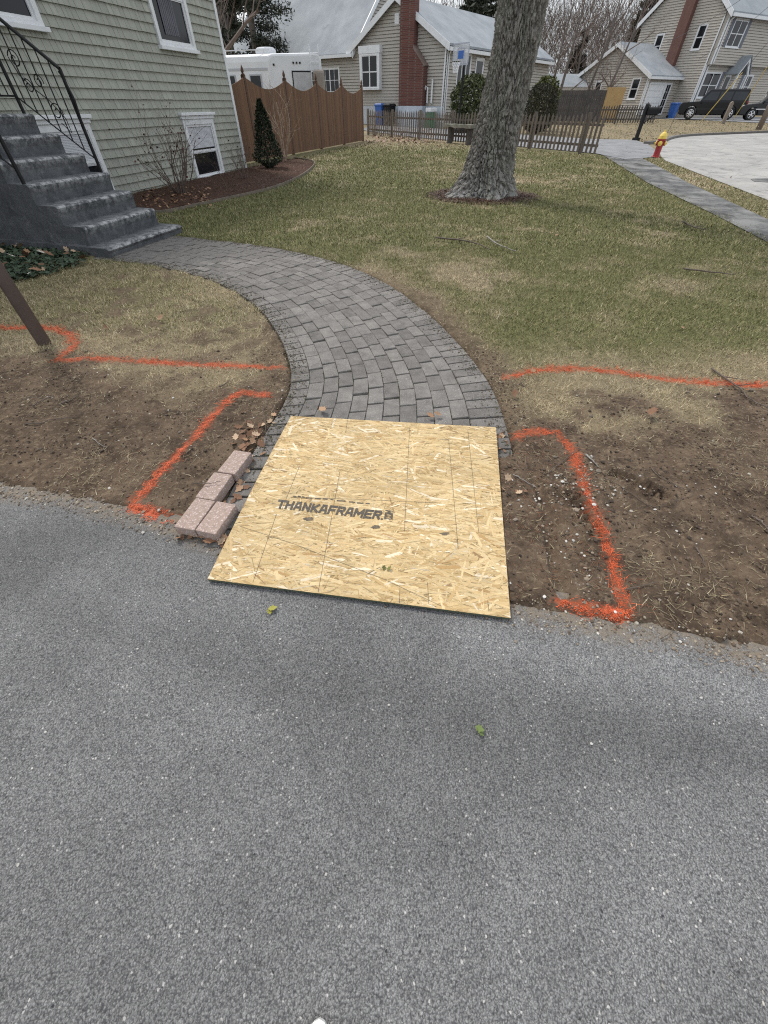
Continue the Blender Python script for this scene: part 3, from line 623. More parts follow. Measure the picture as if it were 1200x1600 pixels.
# ---------------------------------------------------------------- wrought iron railings
def railing(name, label, e_off, span):
    a4, w4, z4 = LV[3]; base = a4+up_*.08+e1*e_off; z4 = LV[3][2]
    rl = thing(name, label, 'railing', (base[0], base[1], z4), 'iron railings on the steps')
    P = lambda a, zz: base+up_*a+V3((0, 0, zz))
    sl = .185/.275; bt = z4+.88
    top = lambda a: bt+.05+sl*a
    mb = MB(); mb.cbox(P(0, (z4+bt)/2+.02), .028, .028, bt-z4+.06, math.atan2(e1[1], e1[0])); mb.build('post', M['iron'], rl)
    mb = MB(); a7 = LV[6][0]; aa = float((a7-base)@up_)+.12; mb.cbox(P(aa, (LV[6][2]+top(aa))/2), .028, .028, top(aa)-LV[6][2], math.atan2(e1[1], e1[0])); mb.build('post', M['iron'], rl)
    mb = MB(); pts = [P(-.07, bt-.42), P(-.03, bt-.1), P(-.015, bt+.0), P(.0, top(0)), P(.05, top(.05))]+[P(a, top(a)) for a in np.linspace(.12, aa, 6)]+[P(aa+.5, top(aa)+.02), P(aa+1.4, top(aa)+.02)]
    mb.tube(pts[3:], .019, 8); mb.build('handrail', M['iron'], rl)
    mb = MB(); mb.tube([P(.03, top(0)-.02), P(.0, bt-.02), P(-.035, bt-.2), P(-.0, bt-.45)], .012, 6); mb.build('end_bracket', M['iron'], rl)
    lo = lambda a: z4+.13+sl*a
    mb = MB(); mb.tube([P(0, lo(0)), P(aa, lo(aa)), P(aa+1.4, lo(aa)+.02)], .009, 6); mb.build('bottom_rail', M['iron'], rl)
    for a in list(np.arange(.13, aa-.02, .127))+list(np.arange(aa+.12, aa+1.3, .127)):
        t_ = min(a, aa); mb = MB(); mb.tube([P(a, lo(t_)), P(a, top(t_))], .0075, 5); mb.build('baluster', M['iron'], rl)
    def scroll(cx, cz, r, a0, turns, sg):
        return [P(cx+(r*(1-.75*q))*math.cos(a0+sg*turns*6.283*q), cz+(r*(1-.75*q))*math.sin(a0+sg*turns*6.283*q)) for q in np.linspace(0, 1, 26)]
    for ac in (.42,):
        for k, (da, dz, r, sg) in enumerate(((.20, .60, .085, 1), (-.02, .42, .07, -1), (.16, .38, .07, 1), (-.10, .16, .09, -1))):
            mb = MB(); mb.tube(scroll(ac+da, lo(ac)+dz, r, math.pi*(.1 if sg > 0 else 1.1), 1.4, sg), .006, 5); mb.build('scroll', M['iron'], rl)
        mb = MB(); mb.tube([P(ac+.28, lo(ac)+.62), P(ac+.24, lo(ac)+.48), P(ac+.1, lo(ac)+.36), P(ac-.06, lo(ac)+.26), P(ac-.2, lo(ac)+.1), P(ac-.2, lo(ac)-.03), P(ac-.1, lo(ac)+.06)], .006, 5); mb.build('scroll', M['iron'], rl)
    return rl
railing('iron_railing', 'black wrought iron scroll railing nearer the house wall', SWD-.14, 1)
railing('iron_railing', 'black iron rail end on the left edge nearer the camera', .04, 1)

# ---------------------------------------------------------------- brown post at the left edge
p = G(72, 540); post = thing('wooden_post', 'round brown post standing in the orange paint hook', 'post', p)
mb = MB(); mb.lathe([(.046, -.2), (.047, 0), (.046, .3), (.045, 2.1)], p, 20); mb.build('shaft', mat('brown_paint', (.085, .058, .046), (.06, .04, .032), 8, .6, bump=.3, bsc=50), post, smooth=True)
mb = MB(); mb.lathe([(.058, 2.1), (.06, 2.13), (.035, 2.17), (.0, 2.18)], p, 20); mb.build('cap', M['iron'], post)
# ---------------------------------------------------------------- toe of a white shoe
p = G(497, 1612, .03); p[2] = 0; shoe = thing('shoe', 'pale grey sneaker toe at the bottom edge of the picture', 'shoe', p)
def shoe_ring(y, w, h, z0, n=14): return [V3((p[0]+w*math.cos(a), y, z0+h*max(0, math.sin(a))+(0 if math.sin(a) > 0 else 0))) for a in np.linspace(-.0, math.pi, n)]
mb = MB(); mb.loft([shoe_ring(p[1]+dy, w, h, .022) for dy, w, h in ((.004, .018, .012), (.0, .028, .022), (-.008, .037, .03), (-.025, .044, .04), (-.06, .047, .05), (-.12, .047, .07), (-.2, .037, .095), (-.27, .034, .09), (-.285, .02, .05))]); mb.build('upper', mat('shoe_fabric', (.55, .57, .58), (.45, .47, .48), 60, .9, bump=.3, bsc=400), shoe, smooth=True)
mb = MB(); ol = [(p[0]+.049*math.sin(a)*(1 if math.cos(a) > -.2 else .8), p[1]-.14+.155*math.cos(a), 0) for a in np.linspace(0, 6.283, 29)[:-1]]; mb.prism([V3(q)+V3((0, 0, .012)) for q in ol], (0, 0, .014)); mb.build('sole', mat('white_rubber', (.7, .7, .68), None, rough=.6), shoe)
# ================================================================ big tree
def trunk_r(z): return .355+.34*math.exp(-max(z, 0)/.32)+.05*math.exp(-max(z, 0)/1.2)
tr = thing('maple_tree', 'large mature tree trunk with furrowed grey bark on the lawn', 'tree', (*TREE, 0))
nA, nZ = 330, 430; zs = np.r_[np.linspace(-.12, 1.3, 210), np.linspace(1.307, 7.5, nZ-210)]; th = np.linspace(0, 2*np.pi, nA, endpoint=False)
TH, ZZ = np.meshgrid(th, zs, indexing='ij')
zc = np.clip(ZZ, 0, 9); rb = .355+.275*np.exp(-zc/.30)+.05*np.exp(-zc/1.1)
but = 1+np.exp(-zc/.35)*(.14*np.cos(TH*5+.6)+.09*np.cos(TH*3+2)+.12*np.cos(TH-3.6))
cx_, sy_ = np.cos(TH), np.sin(TH)
def cyln(s, zk, seed, o=3): return fbm(cx_*s+ZZ*zk*.9+7, sy_*s+ZZ*zk*.6, 1., o, seed)
def plates(ncol, hz_, seed, warp):
    """bark plates: cells on the trunk's skin, longer than wide; returns distance to the nearest furrow"""
    r_ = np.random.default_rng(seed); off = r_.random((ncol, 400, 2)); uu = TH/(2*np.pi)*ncol+warp*(cyln(5, 5, seed)-.5)*3; vv = (ZZ+1)/hz_+warp*(cyln(7, 4, seed+1)-.5)*2
    ui, vi = np.floor(uu).astype(int), np.floor(vv).astype(int); f1 = np.full(TH.shape, 9.); f2_ = f1.copy()
    for i in (-1, 0, 1):
        for j in (-1, 0, 1):
            o_ = off[(ui+i) % ncol, (vi+j) % 400]; d = np.hypot(ui+i+o_[..., 0]-uu, vi+j+o_[..., 1]-vv); f2_ = np.where(d < f1, f1, np.minimum(f2_, d)); f1 = np.minimum(f1, d)
    return np.clip((f2_-f1)/.35, 0, 1)
p1_ = plates(30, .24, 3, 1.0); p2_ = plates(58, .10, 4, 1.0); rgh = cyln(40, 26, 2, 4); deep = np.clip(.62*p1_+.38*p2_, 0, 1)
disp = (.042*p1_+.018*p2_-.028+.02*(rgh-.5)+.05*(cyln(4, 2.2, 5)-.5))*(1+.7*np.exp(-zc/.5))
R = rb*but+disp; lean = .14*np.clip(ZZ, 0, 2)/1.4
Vt = np.stack([TREE[0]+lean+R*np.cos(TH), TREE[1]+R*np.sin(TH), ZZ], -1).reshape(-1, 3)
I = np.arange(nA*nZ).reshape(nA, nZ); J = np.roll(I, -1, 0); F = np.stack([I[:, :-1].ravel(), J[:, :-1].ravel(), J[:, 1:].ravel(), I[:, 1:].ravel()], 1)
lich = sstep(.46, .62, cyln(3.4, 1.6, 6, 5)+.10*np.cos(TH+.5)-.02); basew = np.exp(-zc/.30)*sstep(.42, .6, cyln(16, 12, 1))
c = np.array([.075, .067, .060])*(1-deep[..., None])+np.array([.21, .195, .175])*deep[..., None]; c = c*(.85+.6*rgh[..., None])
c = c*(1-.5*lich[..., None])+np.array([.235, .24, .20])*.5*lich[..., None]; c = c*(1-.6*basew[..., None])+np.array([.36, .36, .35])*.6*basew[..., None]
M['bark'] = amat('grey_bark', .9, .25, 26); m_ = M['bark']; _bump(m_.node_tree, m_.node_tree.nodes['Principled BSDF'], _noise(m_.node_tree, _coord(m_.node_tree, (1, 1, .3)), 40, 6, .7), .8, .02)
npmesh('trunk', Vt, F, m_, tr, col=np.clip(c, .01, .6).reshape(-1, 3), smooth=False)
mb = MB(); random.seed(5)
def limb(mb, p, d, L, r, lev, maxl, nsub=3, bend=.25, sides=5, up=.05, taper=.55):
    pts = [V3(p)]; rr = [r]; d = unit(d); k = 4
    for i in range(k):
        d = unit(d+V3([random.gauss(0, bend), random.gauss(0, bend), random.gauss(0, bend)+up])); pts.append(pts[-1]+d*L/k); rr.append(r*(1-(1-taper)*(i+1)/k))
    mb.tube(pts, rr, max(3, sides-lev), cap=False)
    if lev < maxl:
        for j in range(nsub):
            q = random.uniform(.35, 1); i = min(k-1, int(q*k)); f = q*k-i; P = pts[i]*(1-f)+pts[i+1]*f
            side = unit(np.cross(d, V3((random.gauss(0, 1), random.gauss(0, 1), random.gauss(0, 1))))); a = random.uniform(.45, .95)
            limb(mb, P, d*math.cos(a)+side*math.sin(a), L*random.uniform(.5, .72), r*taper*random.uniform(.55, .8), lev+1, maxl, nsub, bend, sides, up, taper)
for k in range(7):
    a = k*.9+.3; limb(mb, (TREE[0]+.19, TREE[1], 6.2+.18*k), (math.cos(a)*.8, math.sin(a)*.8, 1), 3.4, .16, 0, 3, 3)
mb.build('crown', mat('grey_branch', (.11, .1, .09), (.16, .145, .13), 6, .9), tr, fix=False)

# ================================================================ planting by the house
M['twig'] = mat('brown_twig', (.085, .058, .045), (.13, .095, .075), 10, .8); M['tan_twig'] = mat('tan_twig', (.40, .30, .225), (.28, .2, .145), 10, .8)
def leafquad(mb, p, s, col):
    a = random.uniform(0, 6.28); t_ = random.uniform(-.8, .8); d = V3((math.cos(a), math.sin(a), t_))*s; w_ = unit(np.cross(d, V3((random.gauss(0, 1), random.gauss(0, 1), 1))))*s*.45
    mb.col = tuple(c*random.uniform(.7, 1.3) for c in col); p = V3(p)
    mb.add([p, p+d*.5+w_, p+d, p+d*.5-w_], [(0, 1, 2, 3)])
M['leaf'] = amat('leaf', .7)
def bare_shrub(pos, h, sp, n, label, mt, leaves=0, name='bare_shrub', thick=.007, group='bare shrubs'):
    o = thing(name, label, 'shrub', pos, group); mb = MB(); tips = []
    for k in range(n):
        a = random.uniform(0, 6.28); t_ = random.uniform(.1, 1)*sp
        d = unit((math.cos(a)*t_, math.sin(a)*t_, 1)); L = h*random.uniform(.6, 1)
        n0 = len(mb.v); limb(mb, V3(pos)+V3((math.cos(a)*.05, math.sin(a)*.05, -.02)), d, L, thick*random.uniform(.7, 1.2), 0, 2, 3, .16, 5, .03, .45)
        tips += [mb.v[i] for i in range(n0, len(mb.v), 7)]
    mb.build('stems', mt, o, fix=False)
    if leaves:
        mb = MB()
        for q in random.sample(tips, min(leaves, len(tips))):
            if q[2]-pos[2] > h*.25: leafquad(mb, q, random.uniform(.025, .05), (.075, .035, .028))
        mb.build('leaves', M['leaf'], o, fix=False)
    return o
random.seed(11)
bare_shrub(tuple(G(283, 304)), 1.05, .8, 22, 'leafless dark shrub with withered leaves left of basement window', M['twig'], 170, thick=.011)
bare_shrub(tuple(G(357, 296)), .62, .5, 4, 'thin sparse stems in front of the basement window sill', M['twig'], 8, thick=.008)
bare_shrub(tuple(G(384, 281)), .7, .6, 10, 'small twiggy shrub at the white house corner', M['twig'], 30, thick=.009)
bare_shrub(tuple(G(444, 254)), 1.45, .42, 8, 'tan leafless shrub beside the dark evergreen cone', M['tan_twig'], 0, thick=.022)
# dark arborvitae cone
p = G(422, 264); arb = thing('arborvitae', 'dark green cone shaped evergreen in the mulch bed', 'evergreen', p)
mb = MB(); mb.tube([p+V3((0, 0, -.05)), p+V3((0, 0, 1.0))], [.03, .012], 6); mb.build('trunk', M['twig'], arb)
def spray(n, prof, c, col, s, cvar=.35, flat=.3, upw=.9):
    """n small leaf faces through a crown volume: prof(z01)->radius"""
    P = np.zeros((n, 3)); k = 0
    while k < n:
        z = random.random(); r = prof(z); a = random.uniform(0, 6.283)
        lump = .82+.3*float(vnoise(np.array([a*1.6]), np.array([z*6]), 1.0, 4)[0]); rr = r*lump*math.sqrt(random.uniform(.35, 1)); P[k] = (c[0]+rr*math.cos(a), c[1]+rr*math.sin(a), c[2]+z*c[3]); k += 1
    A = rng.uniform(0, 2*np.pi, n); T = rng.normal(upw, .6, n); L = s*rng.uniform(.6, 1.3, n)
    D = np.stack([np.cos(A), np.sin(A), T], 1); D /= np.linalg.norm(D, axis=1)[:, None]; D *= L[:, None]
    Wv = np.cross(D, rng.normal(0, 1, (n, 3))); Wv /= np.linalg.norm(Wv, axis=1)[:, None]; Wv *= (L*flat)[:, None]
    V = np.stack([P, P+D*.5+Wv, P+D, P+D*.5-Wv], 1).reshape(-1, 3); cl = np.array(col)[None]*rng.uniform(1-cvar, 1+cvar, (n, 1)); cl = np.repeat(cl, 4, 0)
    return V, np.arange(n*4).reshape(-1, 4), cl
V, F, c = spray(5200, lambda z: .47*min(1, (z+.02)*7)*(1-z)**.8+.015, (p[0], p[1], .03, 1.33), (.020, .028, .014), .055, .5, .28)
npmesh('foliage', V, F, M['leaf'], arb, col=c)
# straw grass clump left over beside it
p = G(398, 262); mb = MB(); clump = thing('grass_clump', 'pale dead ornamental grass clump between house corner and evergreen', 'grass clump', p); mb.col = (.3, .25, .16)
for k in range(160):
    a = random.uniform(0, 6.28); l = random.uniform(.12, .3); d = V3((math.cos(a)*l*random.uniform(.3, 1), math.sin(a)*l*random.uniform(.3, 1), l*.5)); q = p+V3((random.gauss(0, .1), random.gauss(0, .1), 0)); wv = V3((-d[1], d[0], 0))*.03; mb.col = tuple(np.array((.3, .25, .17))*random.uniform(.6, 1.2)); mb.add([q-wv, q+wv, q+d], [(0, 1, 2)])
mb.build('blades', M['leaf'], clump, fix=False)
# bed edging
mb = MB(); be = resample(chaikin(bed_edge, 2), 60)
for q, w_ in zip(be[:-1], be[1:]): d = w_-q; nn_ = V3((-d[1], d[0], 0)); nn_ = unit(nn_)*.02; mb.obox(V3((*q, -.03)), V3((*d*1.02, 0)), nn_, (0, 0, .085))
tag(mb.build('garden_edging', mat('edging', (.2, .17, .13), (.1, .08, .06), 8, .9), org=(*be[0], 0)), 'low edging strip curving around the mulch bed', 'edging')

# ================================================================ brown scalloped fence
def seg_z(p): return float(gbase(p[0], p[1]))
f0, f1 = V3((-3.96, 10.2, 0)), G(568, 222); f1 = f1*1.0
f1 = G(567, 220.5); fd = unit(f1-G(455, 242)); f0 = G(455, 242)-fd*5.0
fn = V3((fd[1], -fd[0], 0)); FL = float((f1-f0)@fd)
fence = thing('board_fence', 'tall brown board fence with scalloped tops and pointed posts', 'fence', f0)
M['fence'] = mat('brown_stained_board', (.165, .085, .043), (.108, .056, .030), 6, .85, bump=.3, bsc=20, bd=.004, stretch=(5, 5, .5), rand=.17, c3=(.12, .1, .08), sc3=3, t3=(.66, .8))
M['fence_post'] = mat('fence_post_wood', (.11, .06, .035), (.08, .046, .03), 5, .85, rand=.1)
PN = 2.42; npan = int(round(FL/PN)); PN = FL/npan
for i in range(npan+1):
    q = f0+fd*PN*i; mb = MB(); mb.cbox(q+V3((0, 0, .88)), .1, .1, 2.0, math.atan2(fd[1], fd[0])); po = mb.build('post', M['fence_post'], fence)
    mb = MB(); mb.lathe([(.062, 1.88), (.068, 1.895), (.03, 1.915), (.05, 1.945), (.052, 1.97), (.035, 2.02), (.004, 2.08)], q, 4, ax=(fd, fn, (0, 0, 1))); mb.build('finial', M['fence_post'], po)
for i in range(npan):
    nb = 22
    for k in range(nb):
        t_ = (k+.5)/nb; h = 1.83-.21*math.sin(math.pi*t_); q = f0+fd*(PN*i+.05+(PN-.1)*t_)+fn*(.02+random.uniform(-.003, .003))
        wb = (PN-.1)/nb-.004; mb = MB(); sl = .21*math.pi*math.cos(math.pi*t_)/(PN-.1)*wb/2
        a0 = q-fd*wb/2; a1 = q+fd*wb/2; zb = .03
        mb.prism([a0+V3((0, 0, zb)), a1+V3((0, 0, zb)), a1+V3((0, 0, h-sl)), a0+V3((0, 0, h+sl))], fn*.016); mb.build('board', M['fence'], fence)
    for zz in (.3, .95, 1.45):
        mb = MB(); mb.obox(f0+fd*(PN*i+.05)-fn*.035+V3((0, 0, zz)), fd*(PN-.1), fn*.05, (0, 0, .08)); mb.build('rail', M['fence_post'], fence)

# ================================================================ weathered picket fence
def picket_fence(label, A, B, h, sp, pw, post_every, mt, npost_h=.0, group='picket fences'):
    A, B = V3(A), V3(B); L = np.linalg.norm(B-A); d = unit(B-A); n_ = V3((d[1], -d[0], 0)); o = thing('picket_fence', label, 'fence', A, group)
    gz_ = lambda a: seg_z(A+d*a)
    k = 0; a = 0; idx = 0
    tipm = None
    while a < L:
        q = A+d*a; z = gz_(a); hh = h*random.uniform(.96, 1.03); t_ = random.gauss(0, .012); e = d*math.cos(t_)+V3((0, 0, math.sin(t_))); u = V3((0, 0, 1))*math.cos(t_)-d*math.sin(t_); b0 = q+V3((0, 0, z+.05))+n_*.02
        mb = MB(); mb.prism([b0-e*pw/2, b0+e*pw/2, b0+e*pw/2+u*(hh-.13), b0+u*(hh-.05), b0-e*pw/2+u*(hh-.13)], n_*.018); mb.build('picket', mt, o); a += sp
    a = 0
    while a <= L+.01:
        q = A+d*min(a, L); z = gz_(min(a, L)); mb = MB(); mb.cbox(q+V3((0, 0, z+h*.47+npost_h/2))-n_*.03, .09, .09, h+.1+npost_h, math.atan2(d[1], d[0])); mb.build('post', mt, o); a += post_every
    m_ = max(2, int(L/post_every))
    for zz in (.22, h*.72):
        for i in range(m_):
            a0, a1 = L*i/m_, L*(i+1)/m_; p0 = A+d*a0+V3((0, 0, gz_(a0)+zz)); p1 = A+d*a1+V3((0, 0, gz_(a1)+zz)); mb = MB(); mb.obox(p0-n_*.018, p1-p0, n_*.034, (0, 0, .07)); mb.build('rail', mt, o)
    return o
M['picket'] = mat('weathered_picket', (.105, .085, .068), (.155, .128, .105), 4, .9, bump=.3, bsc=30, stretch=(4, 4, .5), rand=.2)
PA, PB = G(575, 212), G(930, 243)
random.seed(3); picket_fence('weathered picket fence crossing behind the tree trunk', PA, PB, 1.04, .185, .085, 2.45, M['picket'], .03)

# ================================================================ road, sidewalk, far lawn, neighbour's drive
def sheet(name, px, mt, z, label, cat, pts=None):
    P = pts if pts is not None else [G(u, v)[:2] for u, v in px]
    import bmesh
    bm = bmesh.new(); f = bm.faces.new([bm.verts.new((x, y, z)) for x, y in P]); bmesh.ops.triangulate(bm, faces=[f])
    for _ in range(3):
        bmesh.ops.subdivide_edges(bm, edges=[e for e in bm.edges if e.calc_length() > 2.5], cuts=1); bmesh.ops.triangulate(bm, faces=bm.faces)
    bmesh.ops.recalc_face_normals(bm, faces=bm.faces)
    for v_ in bm.verts: v_.co.z = z+float(gbase(v_.co.x, v_.co.y))
    me = bpy.data.meshes.new(name); bm.to_mesh(me); bm.free(); me.materials.append(mt); o = link(name, me)
    if sum(p.normal.z for p in me.polygons) < 0: me.flip_normals()
    return tag(o, label, cat, kind='structure')
def asph(name, c1, c2, c3, sc=1.2):
    m, t, b = _mat(name); b.inputs['Roughness'].default_value = .9; vec = _coord(t)
    c = _mixc(t, _ramp(t, _noise(t, vec, sc, 6, .7), .42, .6), c1, c2); c = _mixc(t, _ramp(t, _noise(t, _coord(t, (1, .35, 1)), 2.6, 5, .65), .55, .64), c, c3)
    vo = _vor(t, vec, .7, 'DISTANCE_TO_EDGE'); nz = _noise(t, vec, 5, 3); c = _mixc(t, _math(t, 'MULTIPLY', _ramp(t, vo.outputs['Distance'], .012, .004), _ramp(t, nz, .5, .55)), c, tuple(x*.35 for x in c1))
    c = _mixc(t, _ramp(t, _noise(t, vec, 70, 2), .56, .7, 0, .5), c, c2); t.links.new(c, b.inputs['Base Color']); _bump(t, b, _noise(t, vec, 50, 4), .5, .01); return m
M['road'] = asph('worn_street', (.26, .252, .238), (.345, .335, .315), (.19, .185, .178), .7); M['side'] = asph('sidewalk_asphalt', (.045, .045, .046), (.19, .187, .18), (.03, .027, .022), 1.3); M['bluedrive'] = asph('neighbour_drive_asphalt', (.17, .172, .18), (.225, .228, .236), (.14, .14, .145))
st_near = [G(u, v)[:2] for u, v in [(1200, 314), (1112, 280), (1040, 252), (1033, 246), (1029, 236), (1035, 225), (1050, 217), (1075, 213.5), (1200, 209.5)]]
sheet('street', None, M['road'], .012, 'pale worn street curving on the right', 'street', [np.array((5.6, 1.)), np.array((7.2, 7.))]+st_near+[np.array((60., 46.)), np.array((75., 20.)), np.array((60., -20.)), np.array((8., -20.))])
SWR = [G(u, v)[:2] for u, v in [(1200, 345), (1130, 312), (1075, 287), (1030, 262), (1003, 248)]]
sheet('sidewalk', None, M['side'], .016, 'cracked asphalt sidewalk beside the lawn', 'sidewalk', [np.array((3.0, -1.2))+0*SW_L[0], SW_L[0], SW_L[1], SW_L[2], SW_L[3]]+SWR[::-1]+[np.array((4.2, -1.0))])
dpoly = [SW_L[3]+np.array((-.1, .3)), G(975, 250)[:2], G(1005, 248)[:2], G(1030, 246)[:2], G(1027, 238)[:2], G(1012, 226)[:2], G(990, 219)[:2], np.array((11.2, 28.2)), np.array((9., 31.)), np.array((4.4, 36.6)), np.array((-.8, 40.4)), np.array((-1.6, 36.)), np.array((1.6, 30.2)), np.array((4.9, 25.)), np.array((7.6, 20.4))]
sheet('neighbour_driveway', None, M['bluedrive'], .022, "neighbour's driveway behind the picket fence", 'driveway', dpoly)
sheet('street_patch', [(1172, 281), (1182, 279.5), (1205, 280), (1230, 284), (1205, 286.5), (1178, 285)], M['side'], .018, 'dark asphalt patch in the street at the right edge', 'street patch')
kb = MB(); KP = resample(chaikin(np.array([G(u, v)[:2] for u, v in [(1012, 226), (1036, 224), (1050, 217), (1075, 213.2), (1200, 209.2), (1290, 208)]]), 2), 40)
for q, w_ in zip(KP[:-1], KP[1:]): d = V3((*(w_-q), seg_z(w_)-seg_z(q))); kb.obox(V3((*q, seg_z(q)-.05)), d*1.01, unit((-d[1], d[0], 0))*.22, (0, 0, .15))
tag(kb.build('kerb', mat('dark_berm', (.11, .1, .095), (.16, .15, .14), 3, .95)), 'dark asphalt kerb along the far street edge', 'kerb', kind='structure')
cars_drive = [np.array(q) for q in ((29.5, 43.5), (46., 38.), (60, 44.), (60, 62.), (27., 60.))]
sheet('far_driveway', None, M['bluedrive'], .03, 'asphalt drive under the parked cars', 'driveway', cars_drive)

# ---------------------------------------------------------------- hydrant
p = G(1024, 246); hy = thing('fire_hydrant', 'red fire hydrant with yellow bonnet beside the street', 'fire hydrant', p)
M['hred'] = mat('hydrant_red', (.36, .025, .03), (.26, .02, .022), 10, .55); M['hyel'] = mat('hydrant_yellow', (.75, .56, .10), (.62, .45, .09), 10, .55)
mb = MB(); mb.lathe([(.15, -.02), (.15, .03), (.105, .035), (.10, .1), (.10, .43), (.135, .435), (.135, .465), (.11, .47)], p, 20); mb.build('barrel', M['hred'], hy, smooth=False)
mb = MB(); mb.lathe([(.125, .471), (.125, .5), (.12, .55), (.085, .61), (.04, .64), (.028, .645), (.028, .69), (.0, .692)], p, 20); mb.build('bonnet', M['hyel'], hy, smooth=False)
for dv in ((-.55, -.83, 0), (.83, -.55, 0), (-.83, .55, 0)):
    D = unit(dv); X = unit(np.cross(D, (0, 0, 1))); mb = MB(); mb.lathe([(.06, .08), (.06, .125), (.0621, .13)], p+V3((0, 0, .36)), 12, ax=(X, (0, 0, 1), D)); nz_ = mb.build('outlet', M['hred'], hy)
    mb = MB(); mb.lathe([(.066, .131), (.066, .16), (.05, .165), (.022, .168), (.022, .195)], p+V3((0, 0, .36)), 12, ax=(X, (0, 0, 1), D)); mb.build('cap', M['hyel'], nz_)
# thin marker rod
mb = MB(); mb.tube([p+V3((.25, .5, 0)), p+V3((.45, .5, 1.15))], .008, 5); tag(mb.build('marker_rod', M['picket'], org=p+V3((.25, .5, 0))), 'thin leaning marker rod just behind the fire hydrant', 'rod')
# ---------------------------------------------------------------- mailbox
p = G(993, 220); mbx = thing('mailbox', 'black mailbox on a black post by the street', 'mailbox', p)
mb = MB(); mb.cbox(p+V3((0, 0, .62)), .13, .13, 1.28, .35); mb.lathe([(.10, 1.262), (.1, 1.29), (.06, 1.31), (.0, 1.36)], p, 4); mb.build('post', M['black'], mbx)
mb = MB(); mb.cbox(p+V3((0, 0, .06)), .26, .26, .12, .35); mb.build('base', M['black'], mbx)
A = V3((.93, -.36, 0)); Bv = V3((.36, .93, 0)); c0 = p+V3((0, 0, .95))+A*.1
mb = MB(); prof = [(-.11, 0), (.11, 0), (.11, .14)]+[(.11*math.cos(a), .14+.1*math.sin(a)) for a in np.linspace(.2, 2.94, 8)]+[(-.11, .14)]
mb.prism([c0+Bv*x+V3((0, 0, zz)) for x, zz in prof], A*.52); mb.build('box', M['black'], mbx); mb = MB(); mb.cbox(c0+A*.23+V3((0, 0, -.02)), .5, .14, .035, math.atan2(A[1], A[0])); mb.build('bracket', M['black'], mbx)
mb = MB(); mb.tube([c0+A*.4+V3((0, 0, -.04)), c0+A*.2+V3((0, 0, -.16)), p+A*.06+V3((0, 0, .62))], .018, 6); mb.build('brace', M['black'], mbx); mb = MB(); mb.cbox(c0+A*.42-Bv*.12+V3((0, 0, .22)), .02, .01, .16, .3); mb.build('flag', M['black'], mbx)
# ---------------------------------------------------------------- utility pole with guys
p = G(1183, 206); p[2] = seg_z(p); up = thing('utility_pole', 'weathered utility pole at the right edge by the kerb', 'pole', p)
M['pole'] = mat('grey_pole', (.17, .14, .115), (.24, .2, .17), 4, .9, stretch=(3, 3, .3), bump=.3)
mb = MB(); mb.lathe([(.17, -.1), (.165, 2), (.12, 9.5), (.0, 9.52)], p, 14); mb.build('shaft', M['pole'], up, smooth=True); mb = MB(); mb.cbox(p+V3((0, 0, 8.9)), 2.4, .1, .12, .4); mb.build('crossarm', M['pole'], up)
M['yguard'] = mat('yellow_guard', (.55, .42, .12), None, rough=.6); M['wire'] = mat('wire', (.06, .06, .065), None, rough=.5)
for k, (u, v, lab) in enumerate(((1090, 200, 'guy wire with yellow guard crossing in front of the black SUV'), (1141, 196, 'guy wire with yellow guard between the two parked cars'))):
    q = G(u, v); q[2] = seg_z(q); tp = p+V3((0, 0, 7.2+k)); gy_ = thing('guy_wire', lab, 'guy wire', q, 'guy wires of the utility pole')
    mb = MB(); mb.tube([q, tp], .012, 5); mb.build('cable', M['wire'], gy_); mb = MB(); mb.tube([q+(tp-q)*.02, q+(tp-q)*.36], .026, 6); mb.build('guard', M['yguard'], gy_)
q = G(1127, 200); q[2] = seg_z(q); gp = thing('short_post', 'short weathered post standing before the black SUV', 'post', q); mb = MB(); mb.prism([q+V3((-.12, 0, -.05)), q+V3((.12, 0, -.05)), q+V3((.12, 0, 1.1)), q+V3((0, 0, 1.2)), q+V3((-.12, 0, 1.1))], (0, .14, 0)); mb.build('shaft', M['pole'], gp)
# ---------------------------------------------------------------- log bench before the picket fence
a_, b_ = G(702, 224), G(744, 228); bd = unit(PB-PA); ben = thing('garden_bench', 'weathered stone slab bench before the picket fence', 'bench', a_)
M['slab'] = mat('mossy_slab', (.15, .15, .12), (.24, .23, .19), 6, .95, bump=.5, bsc=12)
def rough_box(mb, c, sx, sy, sz, rz, n=6, j=.02):
    R = []
    for i in range(n+1):
        f = i/n-.5; o = V3(c)+V3((math.cos(rz), math.sin(rz), 0))*sx*f; w_ = V3((-math.sin(rz), math.cos(rz), 0))
        R.append([o+w_*(sy/2*sg)*random.uniform(.9, 1.05)+V3((0, 0, sz/2*sh+random.uniform(-j, j))) for sg, sh in ((-1, -1), (1, -1), (1, 1), (-1, 1))])
    mb.loft(R)
an = math.atan2(bd[1], bd[0]); bc0 = a_+bd*.55
mb = MB(); rough_box(mb, bc0+V3((0, 0, .60)), 1.9, .36, .11, an, 8, .012); mb.build('seat', M['slab'], ben)
for s_ in (-.55, .75):
    mb = MB(); q = bc0+bd*s_; mb.tube([q+V3((0, 0, -.03)), q+V3((.02, 0, .25)), q+V3((0, 0, .545))], [.15, .11, .12], 8); mb.build('leg', mat('dark_stump', (.06, .05, .045), (.1, .09, .08), 6, .95), ben)
